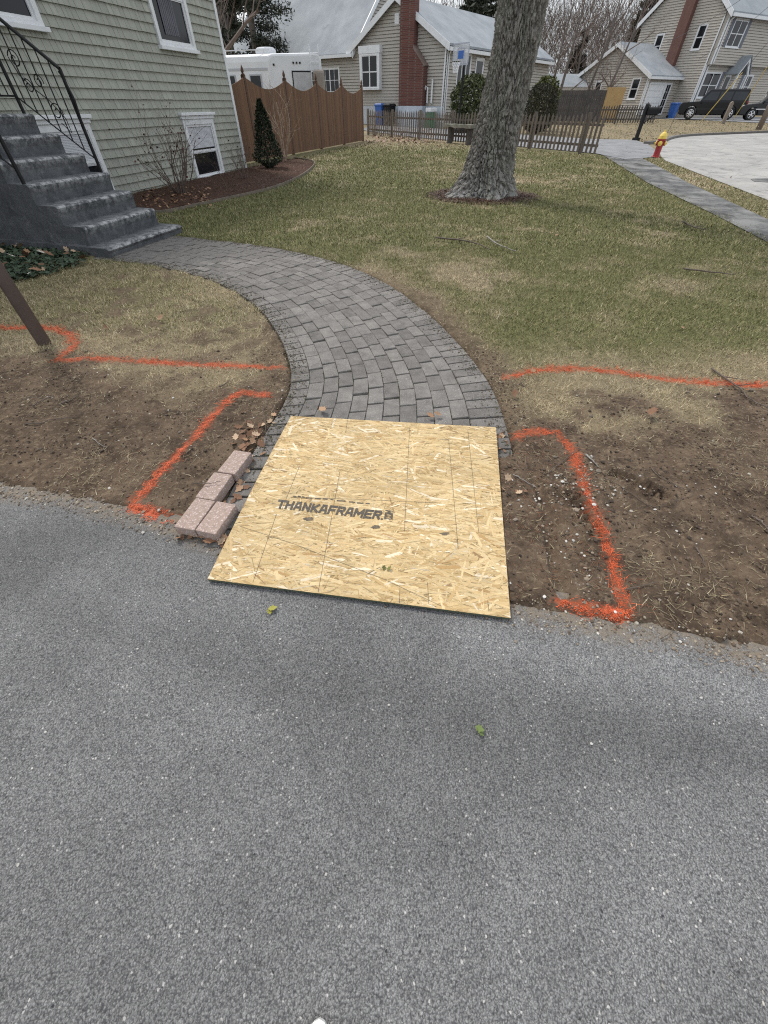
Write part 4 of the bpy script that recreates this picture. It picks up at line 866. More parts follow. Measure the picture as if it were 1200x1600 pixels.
# ================================================================ neighbour's house with the brick chimney
def clad(mb, w, poly, z0, z1, exp, holes=(), o=.045):
    """lapped courses clipped to a convex outline poly [(s,z)...]"""
    z = z0
    while z < z1-.01:
        zm = z+exp/2; xs = []
        for (a, za), (b, zb) in zip(poly, poly[1:]+poly[:1]):
            if (za > zm) != (zb > zm): xs.append(a+(b-a)*(zm-za)/(zb-za))
        if len(xs) >= 2:
            for A, B in cut([(min(xs), max(xs))], [(h[0], h[1]) for h in holes if h[2] < zm < h[3]]):
                mb.add([w.pt(A, z, o), w.pt(B, z, o), w.pt(B, z+exp*.86, .006), w.pt(A, z+exp*.86, .006), w.pt(A, z, -.045), w.pt(B, z, -.045), w.pt(A, z+exp*.86, -.045), w.pt(B, z+exp*.86, -.045)], [(0, 1, 2, 3), (4, 5, 1, 0), (3, 2, 7, 6)])
        z += exp
M['taupe'] = mat('taupe_siding', (.40, .37, .325), (.36, .335, .295), 1.5, .7); M['taupe2'] = mat('beige_siding', (.43, .39, .34), (.39, .36, .315), 1.5, .7)
M['roof2'] = mat('pale_grey_shingles', (.29, .312, .332), (.20, .22, .24), .8, .9, bump=.5, bsc=9, bd=.02, c3=(.20, .22, .24), sc3=.9, t3=(.60, .74))
m, t, b = _mat('red_brick'); b.inputs['Roughness'].default_value = .9; br = t.nodes.new('ShaderNodeTexBrick'); co = t.nodes.new('ShaderNodeTexCoord'); mp = t.nodes.new('ShaderNodeMapping'); mp.inputs['Rotation'].default_value = (math.pi/2, 0, 0)
sx = t.nodes.new('ShaderNodeSeparateXYZ'); cb = t.nodes.new('ShaderNodeCombineXYZ'); t.links.new(co.outputs['Object'], sx.inputs[0]); t.links.new(_math(t, 'ADD', sx.outputs[0], sx.outputs[1]), cb.inputs[0]); t.links.new(sx.outputs[2], cb.inputs[1]); t.links.new(cb.outputs[0], br.inputs['Vector'])
br.inputs['Color1'].default_value = (.085, .028, .022, 1); br.inputs['Color2'].default_value = (.135, .048, .036, 1); br.inputs['Mortar'].default_value = (.13, .1, .085, 1); br.inputs['Scale'].default_value = 1; br.inputs['Mortar Size'].default_value = .008; br.inputs['Brick Width'].default_value = .21; br.inputs['Row Height'].default_value = .075
t.links.new(br.outputs[0], b.inputs['Base Color']); M['brick'] = m
C1 = V3((4.0, 38, 0)); n1 = unit((.616, .788, 0)); l1 = unit((-.788, .616, 0)); gz1 = .4
H1 = WF(C1, l1, -n1); H1r = WF(C1, n1, -l1)
h1 = thing('neighbour_house', 'taupe sided house with tall brick chimney beyond the picket fence', 'house', (C1[0], C1[1], gz1))
EH, PK = 3.95, 5.95; GW = 7.9; SL = 17.
mb = MB(); mb.prism([H1.pt(.05, gz1-.4, -.046), H1.pt(GW, gz1-.4, -.046), H1.pt(GW, EH, -.046), H1.pt(GW/2, PK, -.046), H1.pt(.05, EH, -.046)], n1*SL); H1.box(mb, GW+.01, GW+14, gz1-.4, EH, -10, -.046); mb.build('core', M['taupe'], h1)
bay = (5.25, 7.05, 2.05, 4.05); fr = (9.3, 12.3, .75, 3.2)
mb = MB(); clad(mb, H1, [(0, 1.2), (GW, 1.2), (GW, EH), (GW/2, PK), (0, EH)], 1.2, PK, .15, [bay]); clad(mb, H1, [(GW, 1.2), (GW+14, 1.2), (GW+14, EH), (GW, EH)], 1.2, EH, .15, [fr])
clad(mb, H1r, [(0, .75), (SL, .75), (SL, EH), (0, EH)], .75, EH, .15, [(1.4, 3.2, 1.4, 3.7), (3.8, 5.1, .9, 3.6)]); mb.build('siding', M['taupe'], h1, fix=False)
mb = MB(); H1.box(mb, .0, GW+14, gz1-.4, 1.18, -.02, .03); mb.build('foundation', mat('pale_foundation', (.55, .59, .63), (.42, .45, .48), 2, .9), h1)
# main block: roof slope facing us and its right gable end
MW = WF(H1.pt(GW, 0, 0), n1, -l1); rp = .9
mb = MB(); clad(mb, WF(H1.pt(GW, 0, -.02), n1, -l1), [(0, EH), (10, EH), (5, EH+5*rp)], EH, EH+5*rp, .15); mb.build('gable_siding', M['taupe'], h1, fix=False)
mb = MB(); mb.prism([H1.pt(GW+.05, EH, -.1), H1.pt(GW+.05, EH, -10), H1.pt(GW+.05, EH+5*rp, -5)], l1*14); mb.build('attic', M['taupe'], h1)
def slab(mb, a, b, c, d, th=.1): P = [V3(x) for x in (a, b, c, d)]; mb.prism(P, (0, 0, th))
mb = MB(); slab(mb, H1.pt(GW-.25, EH-.28, .35), H1.pt(GW+14.3, EH-.28, .35), H1.pt(GW+14.3, EH+5*rp+.05, -5.05), H1.pt(GW-.25, EH+5*rp+.05, -5.05), .12); rf = mb.build('roof', M['roof2'], h1)
mb = MB(); slab(mb, H1.pt(GW-.25, EH-.28, -10.35), H1.pt(GW+14.3, EH-.28, -10.35), H1.pt(GW+14.3, EH+5*rp+.06, -5.05), H1.pt(GW-.25, EH+5*rp+.06, -5.05), .12); mb.build('roof', M['roof2'], h1)
k = (PK-EH)/(GW/2)
for sg in (0, 1):
    e = -.35 if sg == 0 else GW+.35; mb = MB(); slab(mb, H1.pt(e, EH-.35*k+.02, .3), H1.pt(GW/2, PK+.03, .3), H1.pt(GW/2, PK+.03, -SL), H1.pt(e, EH-.35*k+.02, -SL), .1); mb.build('roof', M['roof2'], h1)
    e2 = -.37 if sg == 0 else GW+.37; mb = MB(); mb.prism([H1.pt(e2, EH-.37*k-.2, .31), H1.pt(GW/2, PK-.17, .31), H1.pt(GW/2, PK+.14, .31), H1.pt(e2, EH-.37*k+.12, .31)], -n1*.05); mb.build('rake_board', M['white'], h1)
mb = MB(); mb.prism([H1.pt(GW-.27, EH-.42, .36), H1.pt(GW-.27, EH-.12, .36), H1.pt(GW-.27, EH+5*rp+.2, -5.05), H1.pt(GW-.27, EH+5*rp-.12, -5.05)], l1*.06); mb.build('rake_board', M['white'], h1)
mb = MB(); H1.box(mb, GW-.2, GW+14, EH-.36, EH-.2, .3, .45); mb.build('gutter', M['white'], h1)
mb = MB(); H1r.box(mb, -.3, SL, EH-.36, EH-.2, .26, .42); mb.build('gutter', M['white'], h1); mb = MB(); H1r.box(mb, -.3, SL, EH-.22, EH-.19, -.01, .3); mb.build('soffit', M['white'], h1)
mb = MB(); H1.box(mb, 0.02, .12, .4, EH-.2, .02, .05); H1r.box(mb, .02, .1, .4, EH-.2, .02, .05); mb.build('corner_board', M['white'], h1); mb = MB(); mb.tube([H1r.pt(.2, .45, .08), H1r.pt(.2, EH-.5, .08), H1r.pt(.12, EH-.25, .3)], .045, 6); mb.build('downspout', M['white'], h1)
mb = MB(); H1.box(mb, 3.8, 4.15, 4.85, 5.3, .02, .06); lv = mb.build('gable_vent', M['white'], h1); mb = MB()
for q in range(5): H1.box(mb, 3.84, 4.11, 4.89+q*.08, 4.93+q*.08, .061, .07)
mb.build('louvre', M['white'], lv)
# chimney
mb = MB(); H1.box(mb, 2.28, 3.38, 1.2, 9.5, .01, .5); H1.box(mb, 1.38, 2.279, 1.2, 3.0, .01, .495); mb.prism([H1.pt(1.38, 3.001, .495), H1.pt(2.279, 3.001, .495), H1.pt(2.279, 3.74, .495)], n1*.48); ch = mb.build('chimney', M['brick'], h1)
mb = MB(); mb.prism([H1.pt(1.36, 2.98, .52), H1.pt(2.279, 3.75, .52), H1.pt(2.279, 3.9, .52), H1.pt(1.3, 3.02, .52)], n1*.5); mb.build('chimney_shoulder', mat('shoulder_slate', (.13, .09, .075), (.2, .15, .13), 5, .9), ch)
mb = MB(); H1.box(mb, 1.36, 3.4, gz1-.4, 1.19, .031, .51); mb.build('chimney_base', mat('painted_base', (.52, .57, .63), (.36, .4, .45), 2, .9), ch)
# bay window, french doors, pipes
b0, b1, z0, z1 = bay; mb = MB(); H1.box(mb, b0-.05, b1+.05, z1-.35, z1, .0, .35); H1.box(mb, b0, b1, z0-.06, z0, 0, .4); H1.box(mb, b0, b0+.12, z0+.001, z1-.351, .0, .33); H1.box(mb, b1-.12, b1, z0+.001, z1-.351, .0, .33); bb_ = mb.build('bay', M['white'], h1)
window(h1, WF(H1.pt(0, 0, .3), l1, -n1), b0+.12, b1-.12, z0+.01, z1-.36, .08, sill=False, mull=1)
window(h1, H1, fr[0], fr[1], fr[2], fr[3], .1, sill=False, rail=False, mull=2, name='french_door', grid=(2, 4))
for a_, zt in ((1.2, 2.05), (.85, 2.35)):
    mb = MB(); mb.tube([H1.pt(a_, 1.3, .03), H1.pt(a_, 1.35, .16), H1.pt(a_, zt, .16), H1.pt(a_+(.14 if zt < 2.2 else 0), zt+.05, .2), H1.pt(a_+(.2 if zt < 2.2 else 0), zt-.08 if zt < 2.2 else zt+.06, .2)], .055, 8); mb.build('vent_pipe', M['white'], h1)
window(h1, H1r, 1.4, 3.2, 1.4, 3.65, .1, mull=2, rail=False); window(h1, H1r, 3.85, 5.05, .9, 3.5, .12, rail=False, sill=False, name='door'); mb = MB(); H1r.box(mb, 3.5, 3.62, 2.6, 2.85, .02, .14); mb.build('wall_lamp', M['black'], h1)
# ---------------------------------------------------------------- bins
def bin_(pos, mt, label, rz=.6):
    pos = V3((pos[0], pos[1], seg_z(pos))); o = thing('wheeled_bin', label, 'bin', pos, 'wheeled bins'); mb = MB(); c, s_ = math.cos(rz), math.sin(rz); X_, Y_ = V3((c, s_, 0)), V3((-s_, c, 0))
    def ring(w_, d_, z): return [pos+X_*w_*i/2+Y_*d_*j/2+V3((0, 0, z)) for i, j in ((-1, -1), (1, -1), (1, 1), (-1, 1))]
    mb.loft([ring(.44, .5, .03), ring(.58, .68, .98), ring(.64, .74, 1.0), ring(.64, .74, 1.04)]); mb.build('body', mt, o, bevel=.02)
    mb = MB(); mb.loft([ring(.62, .72, 1.042), ring(.62, .76, 1.07), ring(.5, .6, 1.12)]); mb.build('lid', mt, o, bevel=.02); mb = MB(); mb.tube([pos+X_*.22+Y_*.4+V3((0, 0, 1.0)), pos-X_*.22+Y_*.4+V3((0, 0, 1.0))], .02, 6); mb.build('handle', mt, o)
    for sg in (-1, 1): mb = MB(); mb.lathe([(.12, -.03), (.12, .03)], pos+X_*.24*sg+Y_*.27+V3((0, 0, .12)), 12, ax=(Y_, (0, 0, 1), X_)); mb.build('wheel', M['black'], o)
bq = H1.pt(4.75, 0, .8); bin_(bq, M['blue'], "blue wheeled bin beside the neighbour's chimney", -.6); bq = H1.pt(3.95, 0, .8); bin_(bq, M['black'], 'black wheeled bin between blue bin and chimney', -.7)
q = H1.pt(.55, seg_z(H1.pt(.55, 0, .5)), .55); ac = thing('green_container', 'small green and white container below the vent pipes', 'container', q); mb = MB(); mb.cbox(q+V3((0, 0, .38)), .5, .5, .76, .6); mb.build('body', mat('green_plastic', (.02, .16, .08), None, rough=.5), ac, bevel=.03); mb = MB(); mb.cbox(q+V3((0, 0, .87)), .56, .56, .2, .6); mb.build('lid', M['white'], ac, bevel=.03)
# ---------------------------------------------------------------- basketball hoop
p = PY(716, 195, 33.5); p[2] = seg_z(p); hp = thing('basketball_hoop', 'portable basketball hoop with clear backboard behind the picket fence', 'basketball hoop', p)
fx = unit((-.75, -.66, 0)); fy = V3((.66, -.75, 0)); mb = MB(); mb.tube([p, p+V3((0, 0, 2.75)), p+fx*.25+V3((0, 0, 3.05))], .05, 8); mb.build('pole', M['black'], hp); mb = MB(); mb.cbox(p+V3((0, 0, .1)), .7, 1.0, .22, .7); mb.build('base', M['black'], hp, bevel=.04)
bbc = p+fx*.35+V3((0, 0, 3.15)); bw_, bh_ = 1.12, .76
def slat(mb, cx, cz, w_, h_, o=0, dp=.03): mb.obox(bbc+fy*(cx-w_/2)+V3((0, 0, cz-h_/2))+fx*o, fy*w_, V3((0, 0, h_)), fx*dp)
mb = MB(); slat(mb, 0, bh_/2, bw_, .05); slat(mb, 0, -bh_/2, bw_, .07); slat(mb, -bw_/2, 0, .05, bh_-.1); slat(mb, bw_/2, 0, .05, bh_-.1); slat(mb, 0, .2, .5, .04, .001); slat(mb, -.25, 0, .04, .38, .002); slat(mb, .25, 0, .04, .38, .002); bk = mb.build('backboard', mat('backboard_frame', (.35, .37, .42), None, rough=.5), hp)
mb = MB(); slat(mb, 0, 0, bw_-.06, bh_-.08, .01, .006); mg, tg, bg_ = _mat('clear_plastic'); bg_.inputs['Base Color'].default_value = (.6, .62, .65, 1); bg_.inputs['Alpha'].default_value = .45; bg_.inputs['Roughness'].default_value = .15; mb.build('panel', mg, bk)
mb = MB(); slat(mb, 0, -.02, .4, .3, .0175, .004); mb.build('target_square', M['blue'], bk)
rc = bbc+fx*.34+V3((0, 0, -.28)); mb = MB(); mb.tube([rc+fx*.23*math.cos(a)+fy*.23*math.sin(a) for a in np.linspace(0, 6.283, 17)], .012, 5); mb.build('rim', M['black'], hp)
mb = MB()
for a in np.linspace(0, 6.283, 13)[:-1]:
    for s_ in (1, -1): mb.tube([rc+(fx*math.cos(a+s_*i*.26)+fy*math.sin(a+s_*i*.26))*(.23-.04*i+.004*i*i)+V3((0, 0, -.11*i)) for i in range(5)], .009, 3)
mb.build('net', M['white'], hp, fix=False)
# ---------------------------------------------------------------- evergreen shrubs
def bush(name, label, u, D, r, h, col, n, s, flat=.35, upw=.2, shape=None, squash=.9):
    p = PY(u, 190, D); p[2] = seg_z(p); o = thing(name, label, 'shrub', p, 'evergreen shrubs by the neighbour house'); mb = MB()
    for k in range(5): a = k*1.25; mb.tube([p, p+V3((math.cos(a)*r*.25, math.sin(a)*r*.25, h*.3)), p+V3((math.cos(a)*r*.5, math.sin(a)*r*.5, h*.65))], [.04, .03, .01], 5)
    mb.build('stems', M['twig'], o)
    V, F, c = spray(n, shape or (lambda z: r*(max(0, 1-(2*z-1)**2))**.38*squash+.02), (p[0], p[1], p[2]+.03, h), col, s, .45, flat, upw); npmesh('foliage', V, F, M['leaf'], o, col=c); return o
random.seed(21)
bush('rhododendron', 'broad leaved olive green shrub left of the tree trunk', 733, 35.0, 1.45, 2.35, (.072, .085, .034), 5200, .16)
bush('rhododendron', 'olive green shrub top rising behind the dark rounded yew', 843, 35.5, 1.0, 2.3, (.085, .095, .03), 3000, .15)
bush('yew_shrub', 'dark rounded yew shrub right of the tree trunk', 838, 33.0, 1.15, 2.0, (.026, .024, .012), 9000, .085, .22, .5)
p = PY(585, 205, 31.5); bare_shrub((p[0], p[1], 0), 1.05, .75, 20, 'brown bare hedge where board fence meets picket fence', M['tan_twig'], 40, thick=.008); bare_shrub((p[0]+.9, p[1]-.5, 0), .9, .75, 16, 'brown bare shrub against the left end of the picket fence', M['tan_twig'], 30, thick=.007)

# ================================================================ camper behind the fence
rvc = PY(427, 150, 27.0); rvc[2] = 0; rs = unit((-.93, .37, 0)); rr_ = unit((.995, .10, 0)); rn = V3((-rr_[1], rr_[0], 0))
rv = thing('camper_trailer', 'white camper trailer parked behind the brown fence', 'camper', rvc)
M['rvw'] = mat('camper_white', (.72, .73, .74), (.64, .65, .67), 2, .45); M['rvgrey'] = mat('camper_grey_stripe', (.42, .43, .45), None, rough=.5)
def rvp(a, d, z): return rvc+rr_*a+rn*d+V3((0, 0, z))
prof = [(0, .5), (0, 2.62), (.06, 2.78), (.2, 2.86), (2.2, 2.9), (2.36, 2.84), (2.44, 2.7), (2.44, .5)]
mb = MB(); rings = []
for d_, sc_ in ((0, .0), (.02, .015), (.25, .07), (6.4, .07), (6.6, 0.)):
    pass
L_ = 6.8; mb.prism([rvp(a, .0, z) for a, z in prof], rs*L_); mb.build('body', M['rvw'], rv, bevel=.08)
RS = WF(rvc, rs, V3((-rs[1], rs[0], 0)) if V3((-rs[1], rs[0], 0))[1] < 0 else V3((rs[1], -rs[0], 0))); RR = WF(rvc, rr_, -rn)
mb = MB(); RS.box(mb, .1, L_-.1, 2.36, 2.44, .001, .012); RS.box(mb, .1, L_-.1, 1.62, 1.7, .001, .012); mb.build('stripe', M['rvgrey'], rv)
for a0, a1, z0, z1, w_, nm in ((.55, 1.1, 1.75, 2.2, RS, 'window'), (2.0, 2.6, 1.75, 2.2, RS, 'window'), (1.05, 1.95, 1.55, 2.3, RR, 'window')):
    mb = MB(); w_.box(mb, a0-.05, a1+.05, z0-.05, z1+.05, .001, .03); f_ = mb.build(nm, M['black'] if w_ is RR else M['rvgrey'], rv); mb = MB(); w_.box(mb, a0, a1, z0, z1, .031, .036); mb.build('pane', M['curtain'] if w_ is RR else M['glass'], f_)
mb = MB(); RR.box(mb, 1.98, 2.5, 1.35, 2.38, .05, .35); mb.build('spare_cover', mat('tan_cover', (.22, .19, .16), (.3, .26, .22), 3, .8), rv, bevel=.1, seg=3)
mb = MB()
for a in (1.9, 2.3): mb.tube([rvp(a, -.09, 1.0), rvp(a, -.09, 2.95), rvp(a, -.05, 3.12), rvp(a, .35, 3.14), rvp(a, .35, 2.88)], .02, 6)
for z in np.arange(1.2, 3.0, .28): mb.tube([rvp(1.9, -.09, z), rvp(2.3, -.09, z)], .014, 5)
mb.build('ladder', M['white'], rv)
for (a, d_, w_, ln, h_) in ((.95, 1.2, .55, .5, .22), (1.0, 4.4, .8, .95, .32), (.9, 5.9, .5, .5, .2)):
    q = rvc+rr_*a+rs*d_+V3((0, 0, 2.86)); mb = MB(); rg = lambda s_, z: [q+rr_*w_*s_*i/2+rs*ln*s_*j/2+V3((0, 0, z)) for i, j in ((-1, -1), (1, -1), (1, 1), (-1, 1))]; mb.loft([rg(1, 0), rg(1, h_*.6), rg(.75, h_)]); mb.build('roof_unit', M['rvw'], rv, bevel=.04)
mb = MB(); mb.tube([rvp(.1, .2, 2.98)]+[rvc+rr_*.1+rs*k+V3((0, 0, 2.98)) for k in (1, 2.5, 4, 6)], .018, 5)
for k in (.3, 1.5, 3, 4.5, 6): mb.tube([rvc+rr_*.1+rs*k+V3((0, 0, 2.84)), rvc+rr_*.1+rs*k+V3((0, 0, 2.98))], .015, 5)
mb.build('roof_rail', M['white'], rv)
mb = MB()
for a in (1.12, 1.27, 1.42): RR.box(mb, a-.035, a+.035, 2.56, 2.62, .001, .03)
RR.box(mb, .18, .26, 2.5, 2.56, .001, .03); mb.build('marker_light', M['black'], rv)
for dd in (2.6, 3.5):
    mb = MB(); q = rvc+rs*dd+V3((0, 0, .34)); mb.lathe([(.2, 0), (.34, .02), (.34, .2), (.2, .22)], q-RS.n*.02, 18, ax=(rs, (0, 0, 1), -RS.n)); mb.build('wheel', M['black'], rv)

# ================================================================ beige house, far right
f2 = unit((.875, .484, 0)); l2 = V3((-.484, .875, 0)); gz2 = .46
def px_on(u, D): p = PY(u, 165, D); p[2] = 0; return p
E2 = px_on(1078, 57.); n2 = -l2; h2 = thing('beige_house', 'beige two storey house with brown chimney and attached garage', 'house', (E2[0], E2[1], gz2))
HF = WF(E2, f2, -l2); HL = WF(E2, l2, -f2); e2h, p2h, dep = 7.0, 10.4, 8.6
mb = MB(); mb.prism([HL.pt(.046, 0, -.046), HL.pt(dep, 0, -.046), HL.pt(dep, e2h, -.046), HL.pt(dep/2, p2h, -.046), HL.pt(.046, e2h, -.046)], f2*13); mb.build('core', M['taupe2'], h2)
mb = MB(); clad(mb, HL, [(0, 1), (dep, 1), (dep, e2h), (dep/2, p2h), (0, e2h)], 1, p2h, .17, [(1.3, 2.2, 4.9, 6.5), (5.6, 6.5, 4.6, 6.2)])
HO = WF(HF.pt(0, 0, .35), f2, -l2)
clad(mb, HF, [(0, .9), (13, .9), (13, 3.9), (0, 3.9)], .9, 3.9, .17, [(.5, 3.2, 1.7, 3.5), (4.0, 5.0, .9, 3.3), (7.3, 9, 1.7, 3.4)]); clad(mb, HO, [(0, 3.9), (13, 3.9), (13, e2h), (0, e2h)], 3.9, e2h, .17, [(1.2, 3.4, 5.0, 6.7)]); mb.build('siding', M['taupe2'], h2, fix=False)
mb = MB(); HF.box(mb, 0.05, 13, 3.88, e2h, .0, .304); mb.build('overhang', M['taupe2'], h2)
mb = MB(); slab(mb, HF.pt(-.3, e2h-.1, .75), HF.pt(13.3, e2h-.1, .75), HF.pt(13.3, p2h+.05, -dep/2), HF.pt(-.3, p2h+.05, -dep/2), .12); mb.build('roof', M['roof2'], h2); mb = MB(); slab(mb, HF.pt(-.3, e2h-.1, -dep-.4), HF.pt(13.3, e2h-.1, -dep-.4), HF.pt(13.3, p2h+.06, -dep/2), HF.pt(-.3, p2h+.06, -dep/2), .12); mb.build('roof', M['roof2'], h2)
mb = MB(); mb.prism([HL.pt(-.75, e2h-.35, .32), HL.pt(dep/2, p2h-.2, .32), HL.pt(dep/2, p2h+.18, .32), HL.pt(-.75, e2h+.03, .32)], f2*.06); mb.build('rake_board', M['white'], h2); mb = MB(); mb.prism([HL.pt(dep+.4, e2h-.35, .32), HL.pt(dep/2, p2h-.2, .32), HL.pt(dep/2, p2h+.18, .32), HL.pt(dep+.4, e2h+.03, .32)], f2*.06); mb.build('rake_board', M['white'], h2)
mb = MB(); HF.box(mb, -.2, 13.2, e2h-.28, e2h-.08, .7, .85); mb.build('gutter', M['white'], h2); mb = MB(); HF.box(mb, -.04, .12, .5, 3.9, .02, .06); HO.box(mb, -.04, .14, 3.9, e2h-.1, .02, .06); HL.box(mb, .0, .12, .5, e2h-.2, .02, .05); mb.build('corner_board', M['white'], h2)
mb = MB(); mb.tube([HO.pt(.3, e2h-.25, .4), HO.pt(.28, e2h-.5, .1), HO.pt(.28, 4.0, .1), HF.pt(.3, 3.75, .1), HF.pt(.3, .6, .1)], .06, 6); mb.build('downspout', M['white'], h2)
mb = MB(); HL.box(mb, 3.2, 4.2, .8, 11.5, .01, .5); mb.build('chimney', mat('brown_chimney', (.115, .055, .044), (.15, .075, .06), 3, .85), h2)
window(h2, HL, 1.3, 2.2, 4.9, 6.5, .1); window(h2, HL, 5.6, 6.5, 4.6, 6.2, .1); window(h2, HO, 1.2, 3.4, 5.0, 6.7, .1, mull=1); window(h2, HF, .5, 3.2, 1.7, 3.5, .12, mull=1); window(h2, HF, 7.3, 9, 1.7, 3.4, .1, mull=1); window(h2, HF, 4.0, 5.0, .9, 3.3, .1, rail=False, sill=False, name='front_door')
M['shutter'] = mat('slate_shutter', (.12, .13, .155), None, rough=.7)
for w_, a0, a1, z0, z1 in ((HO, .75, 1.18, 5, 6.7), (HO, 3.42, 3.85, 5, 6.7), (HF, .05, .48, 1.6, 3.5), (HF, 3.22, 3.65, 1.6, 3.5), (HF, 6.85, 7.28, 1.7, 3.4)):
    mb = MB(); w_.box(mb, a0, a1, z0, z1, .021, .05); mb.build('shutter', M['shutter'], h2)
# small gabled porch over the door
mb = MB(); PW = WF(HF.pt(3.7, 0, 1.3), f2, -l2); mb.prism([PW.pt(0, 3.3, 0), PW.pt(.95, 4.5, 0), PW.pt(1.9, 3.3, 0), PW.pt(1.65, 3.3, 0), PW.pt(.95, 4.15, 0), PW.pt(.25, 3.3, 0)], l2*.12); mb.build('porch_gable', M['white'], h2)
mb = MB(); PW.box(mb, .06, .2, .5, 3.3, -.1, .02); PW.box(mb, 1.7, 1.84, .5, 3.3, -.1, .02); mb.build('porch_post', M['white'], h2); mb = MB(); slab(mb, PW.pt(-.1, 3.3, .1), PW.pt(.95, 4.5, .1), PW.pt(.95, 4.5, -1.3), PW.pt(-.1, 3.3, -1.3), .05); slab(mb, PW.pt(2.0, 3.3, .1), PW.pt(.95, 4.502, .1), PW.pt(.95, 4.502, -1.3), PW.pt(2.0, 3.3, -1.3), .05); mb.build('porch_roof', M['roof2'], h2)
# garage wing to the left of the main block
GA = px_on(1000, 56.5); GL = 5.4; gd = float((E2-GA)@f2)
GFw = WF(GA, f2, -l2); GLw = WF(GA, l2, -f2); ge, gp_, gdep = 3.2, 5.4, 9.
gl = max(4.6, gd-.02+1.0)
mb = MB(); mb.prism([GLw.pt(.046, 0, -.046), GLw.pt(gdep, 0, -.046), GLw.pt(gdep, ge, -.046), GLw.pt(gdep/2, gp_, -.046), GLw.pt(.046, ge, -.046)], f2*gl); mb.build('garage_core', M['taupe2'], h2)
mb = MB(); clad(mb, GLw, [(0, .7), (gdep, .7), (gdep, ge), (gdep/2, gp_), (0, ge)], .7, gp_, .17, [(.8, 1.8, 1.6, 3.1), (5.4, 6.3, 1.6, 3.0)]); clad(mb, GFw, [(0, .7), (gl, .7), (gl, ge), (0, ge)], .7, ge, .17, [(.35, 2.95, .4, 2.75), (3.0, 3.9, .4, 2.75)]); mb.build('garage_siding', M['taupe2'], h2, fix=False)
mb = MB(); slab(mb, GFw.pt(-.3, ge-.1, .4), GFw.pt(gl, ge-.1, .4), GFw.pt(gl, gp_+.05, -gdep/2), GFw.pt(-.3, gp_+.05, -gdep/2), .1); mb.build('roof', M['roof2'], h2); mb = MB(); slab(mb, GFw.pt(-.3, ge-.1, -gdep-.4), GFw.pt(gl, ge-.1, -gdep-.4), GFw.pt(gl, gp_+.06, -gdep/2), GFw.pt(-.3, gp_+.06, -gdep/2), .1); mb.build('roof', M['roof2'], h2)
mb = MB(); mb.prism([GLw.pt(-.4, ge-.3, .32), GLw.pt(gdep/2, gp_-.2, .32), GLw.pt(gdep/2, gp_+.12, .32), GLw.pt(-.4, ge+.02, .32)], f2*.05); mb.prism([GLw.pt(gdep+.4, ge-.3, .32), GLw.pt(gdep/2, gp_-.2, .32), GLw.pt(gdep/2, gp_+.12, .32), GLw.pt(gdep+.4, ge+.02, .32)], f2*.05); mb.build('rake_board', M['white'], h2)
mb = MB(); GFw.box(mb, -.3, gl, ge-.26, ge-.08, .36, .48); mb.build('gutter', M['white'], h2); mb = MB(); GFw.box(mb, -.04, .14, .5, ge-.1, .02, .06); GLw.box(mb, 0, .12, .5, ge-.1, .02, .05); mb.build('corner_board', M['white'], h2)
window(h2, GLw, .8, 1.8, 1.6, 3.1, .1); window(h2, GLw, 5.4, 6.3, 1.6, 3.0, .1)
mb = MB(); GFw.box(mb, .35, .5, .45, 2.75, 0, .06); GFw.box(mb, 2.8, 2.95, .45, 2.75, 0, .06); GFw.box(mb, .5, 2.8, 2.6, 2.75, 0, .06); gdr = mb.build('garage_door', M['white'], h2)
for k_ in range(5): mb = MB(); GFw.box(mb, .5, 2.8, .48+k_*.424, .895+k_*.424, -.02, .02+.004*(k_ % 2)); mb.build('door_panel', M['white'], gdr, bevel=.015)
window(h2, GFw, 3.0, 3.9, .5, 2.75, .1, rail=False, sill=False, name='side_door', grid=(2, 4))
bq = GFw.pt(3.3, 0, 1.6); bin_(bq, M['blue'], 'blue wheeled bin in front of the white garage door', .5)

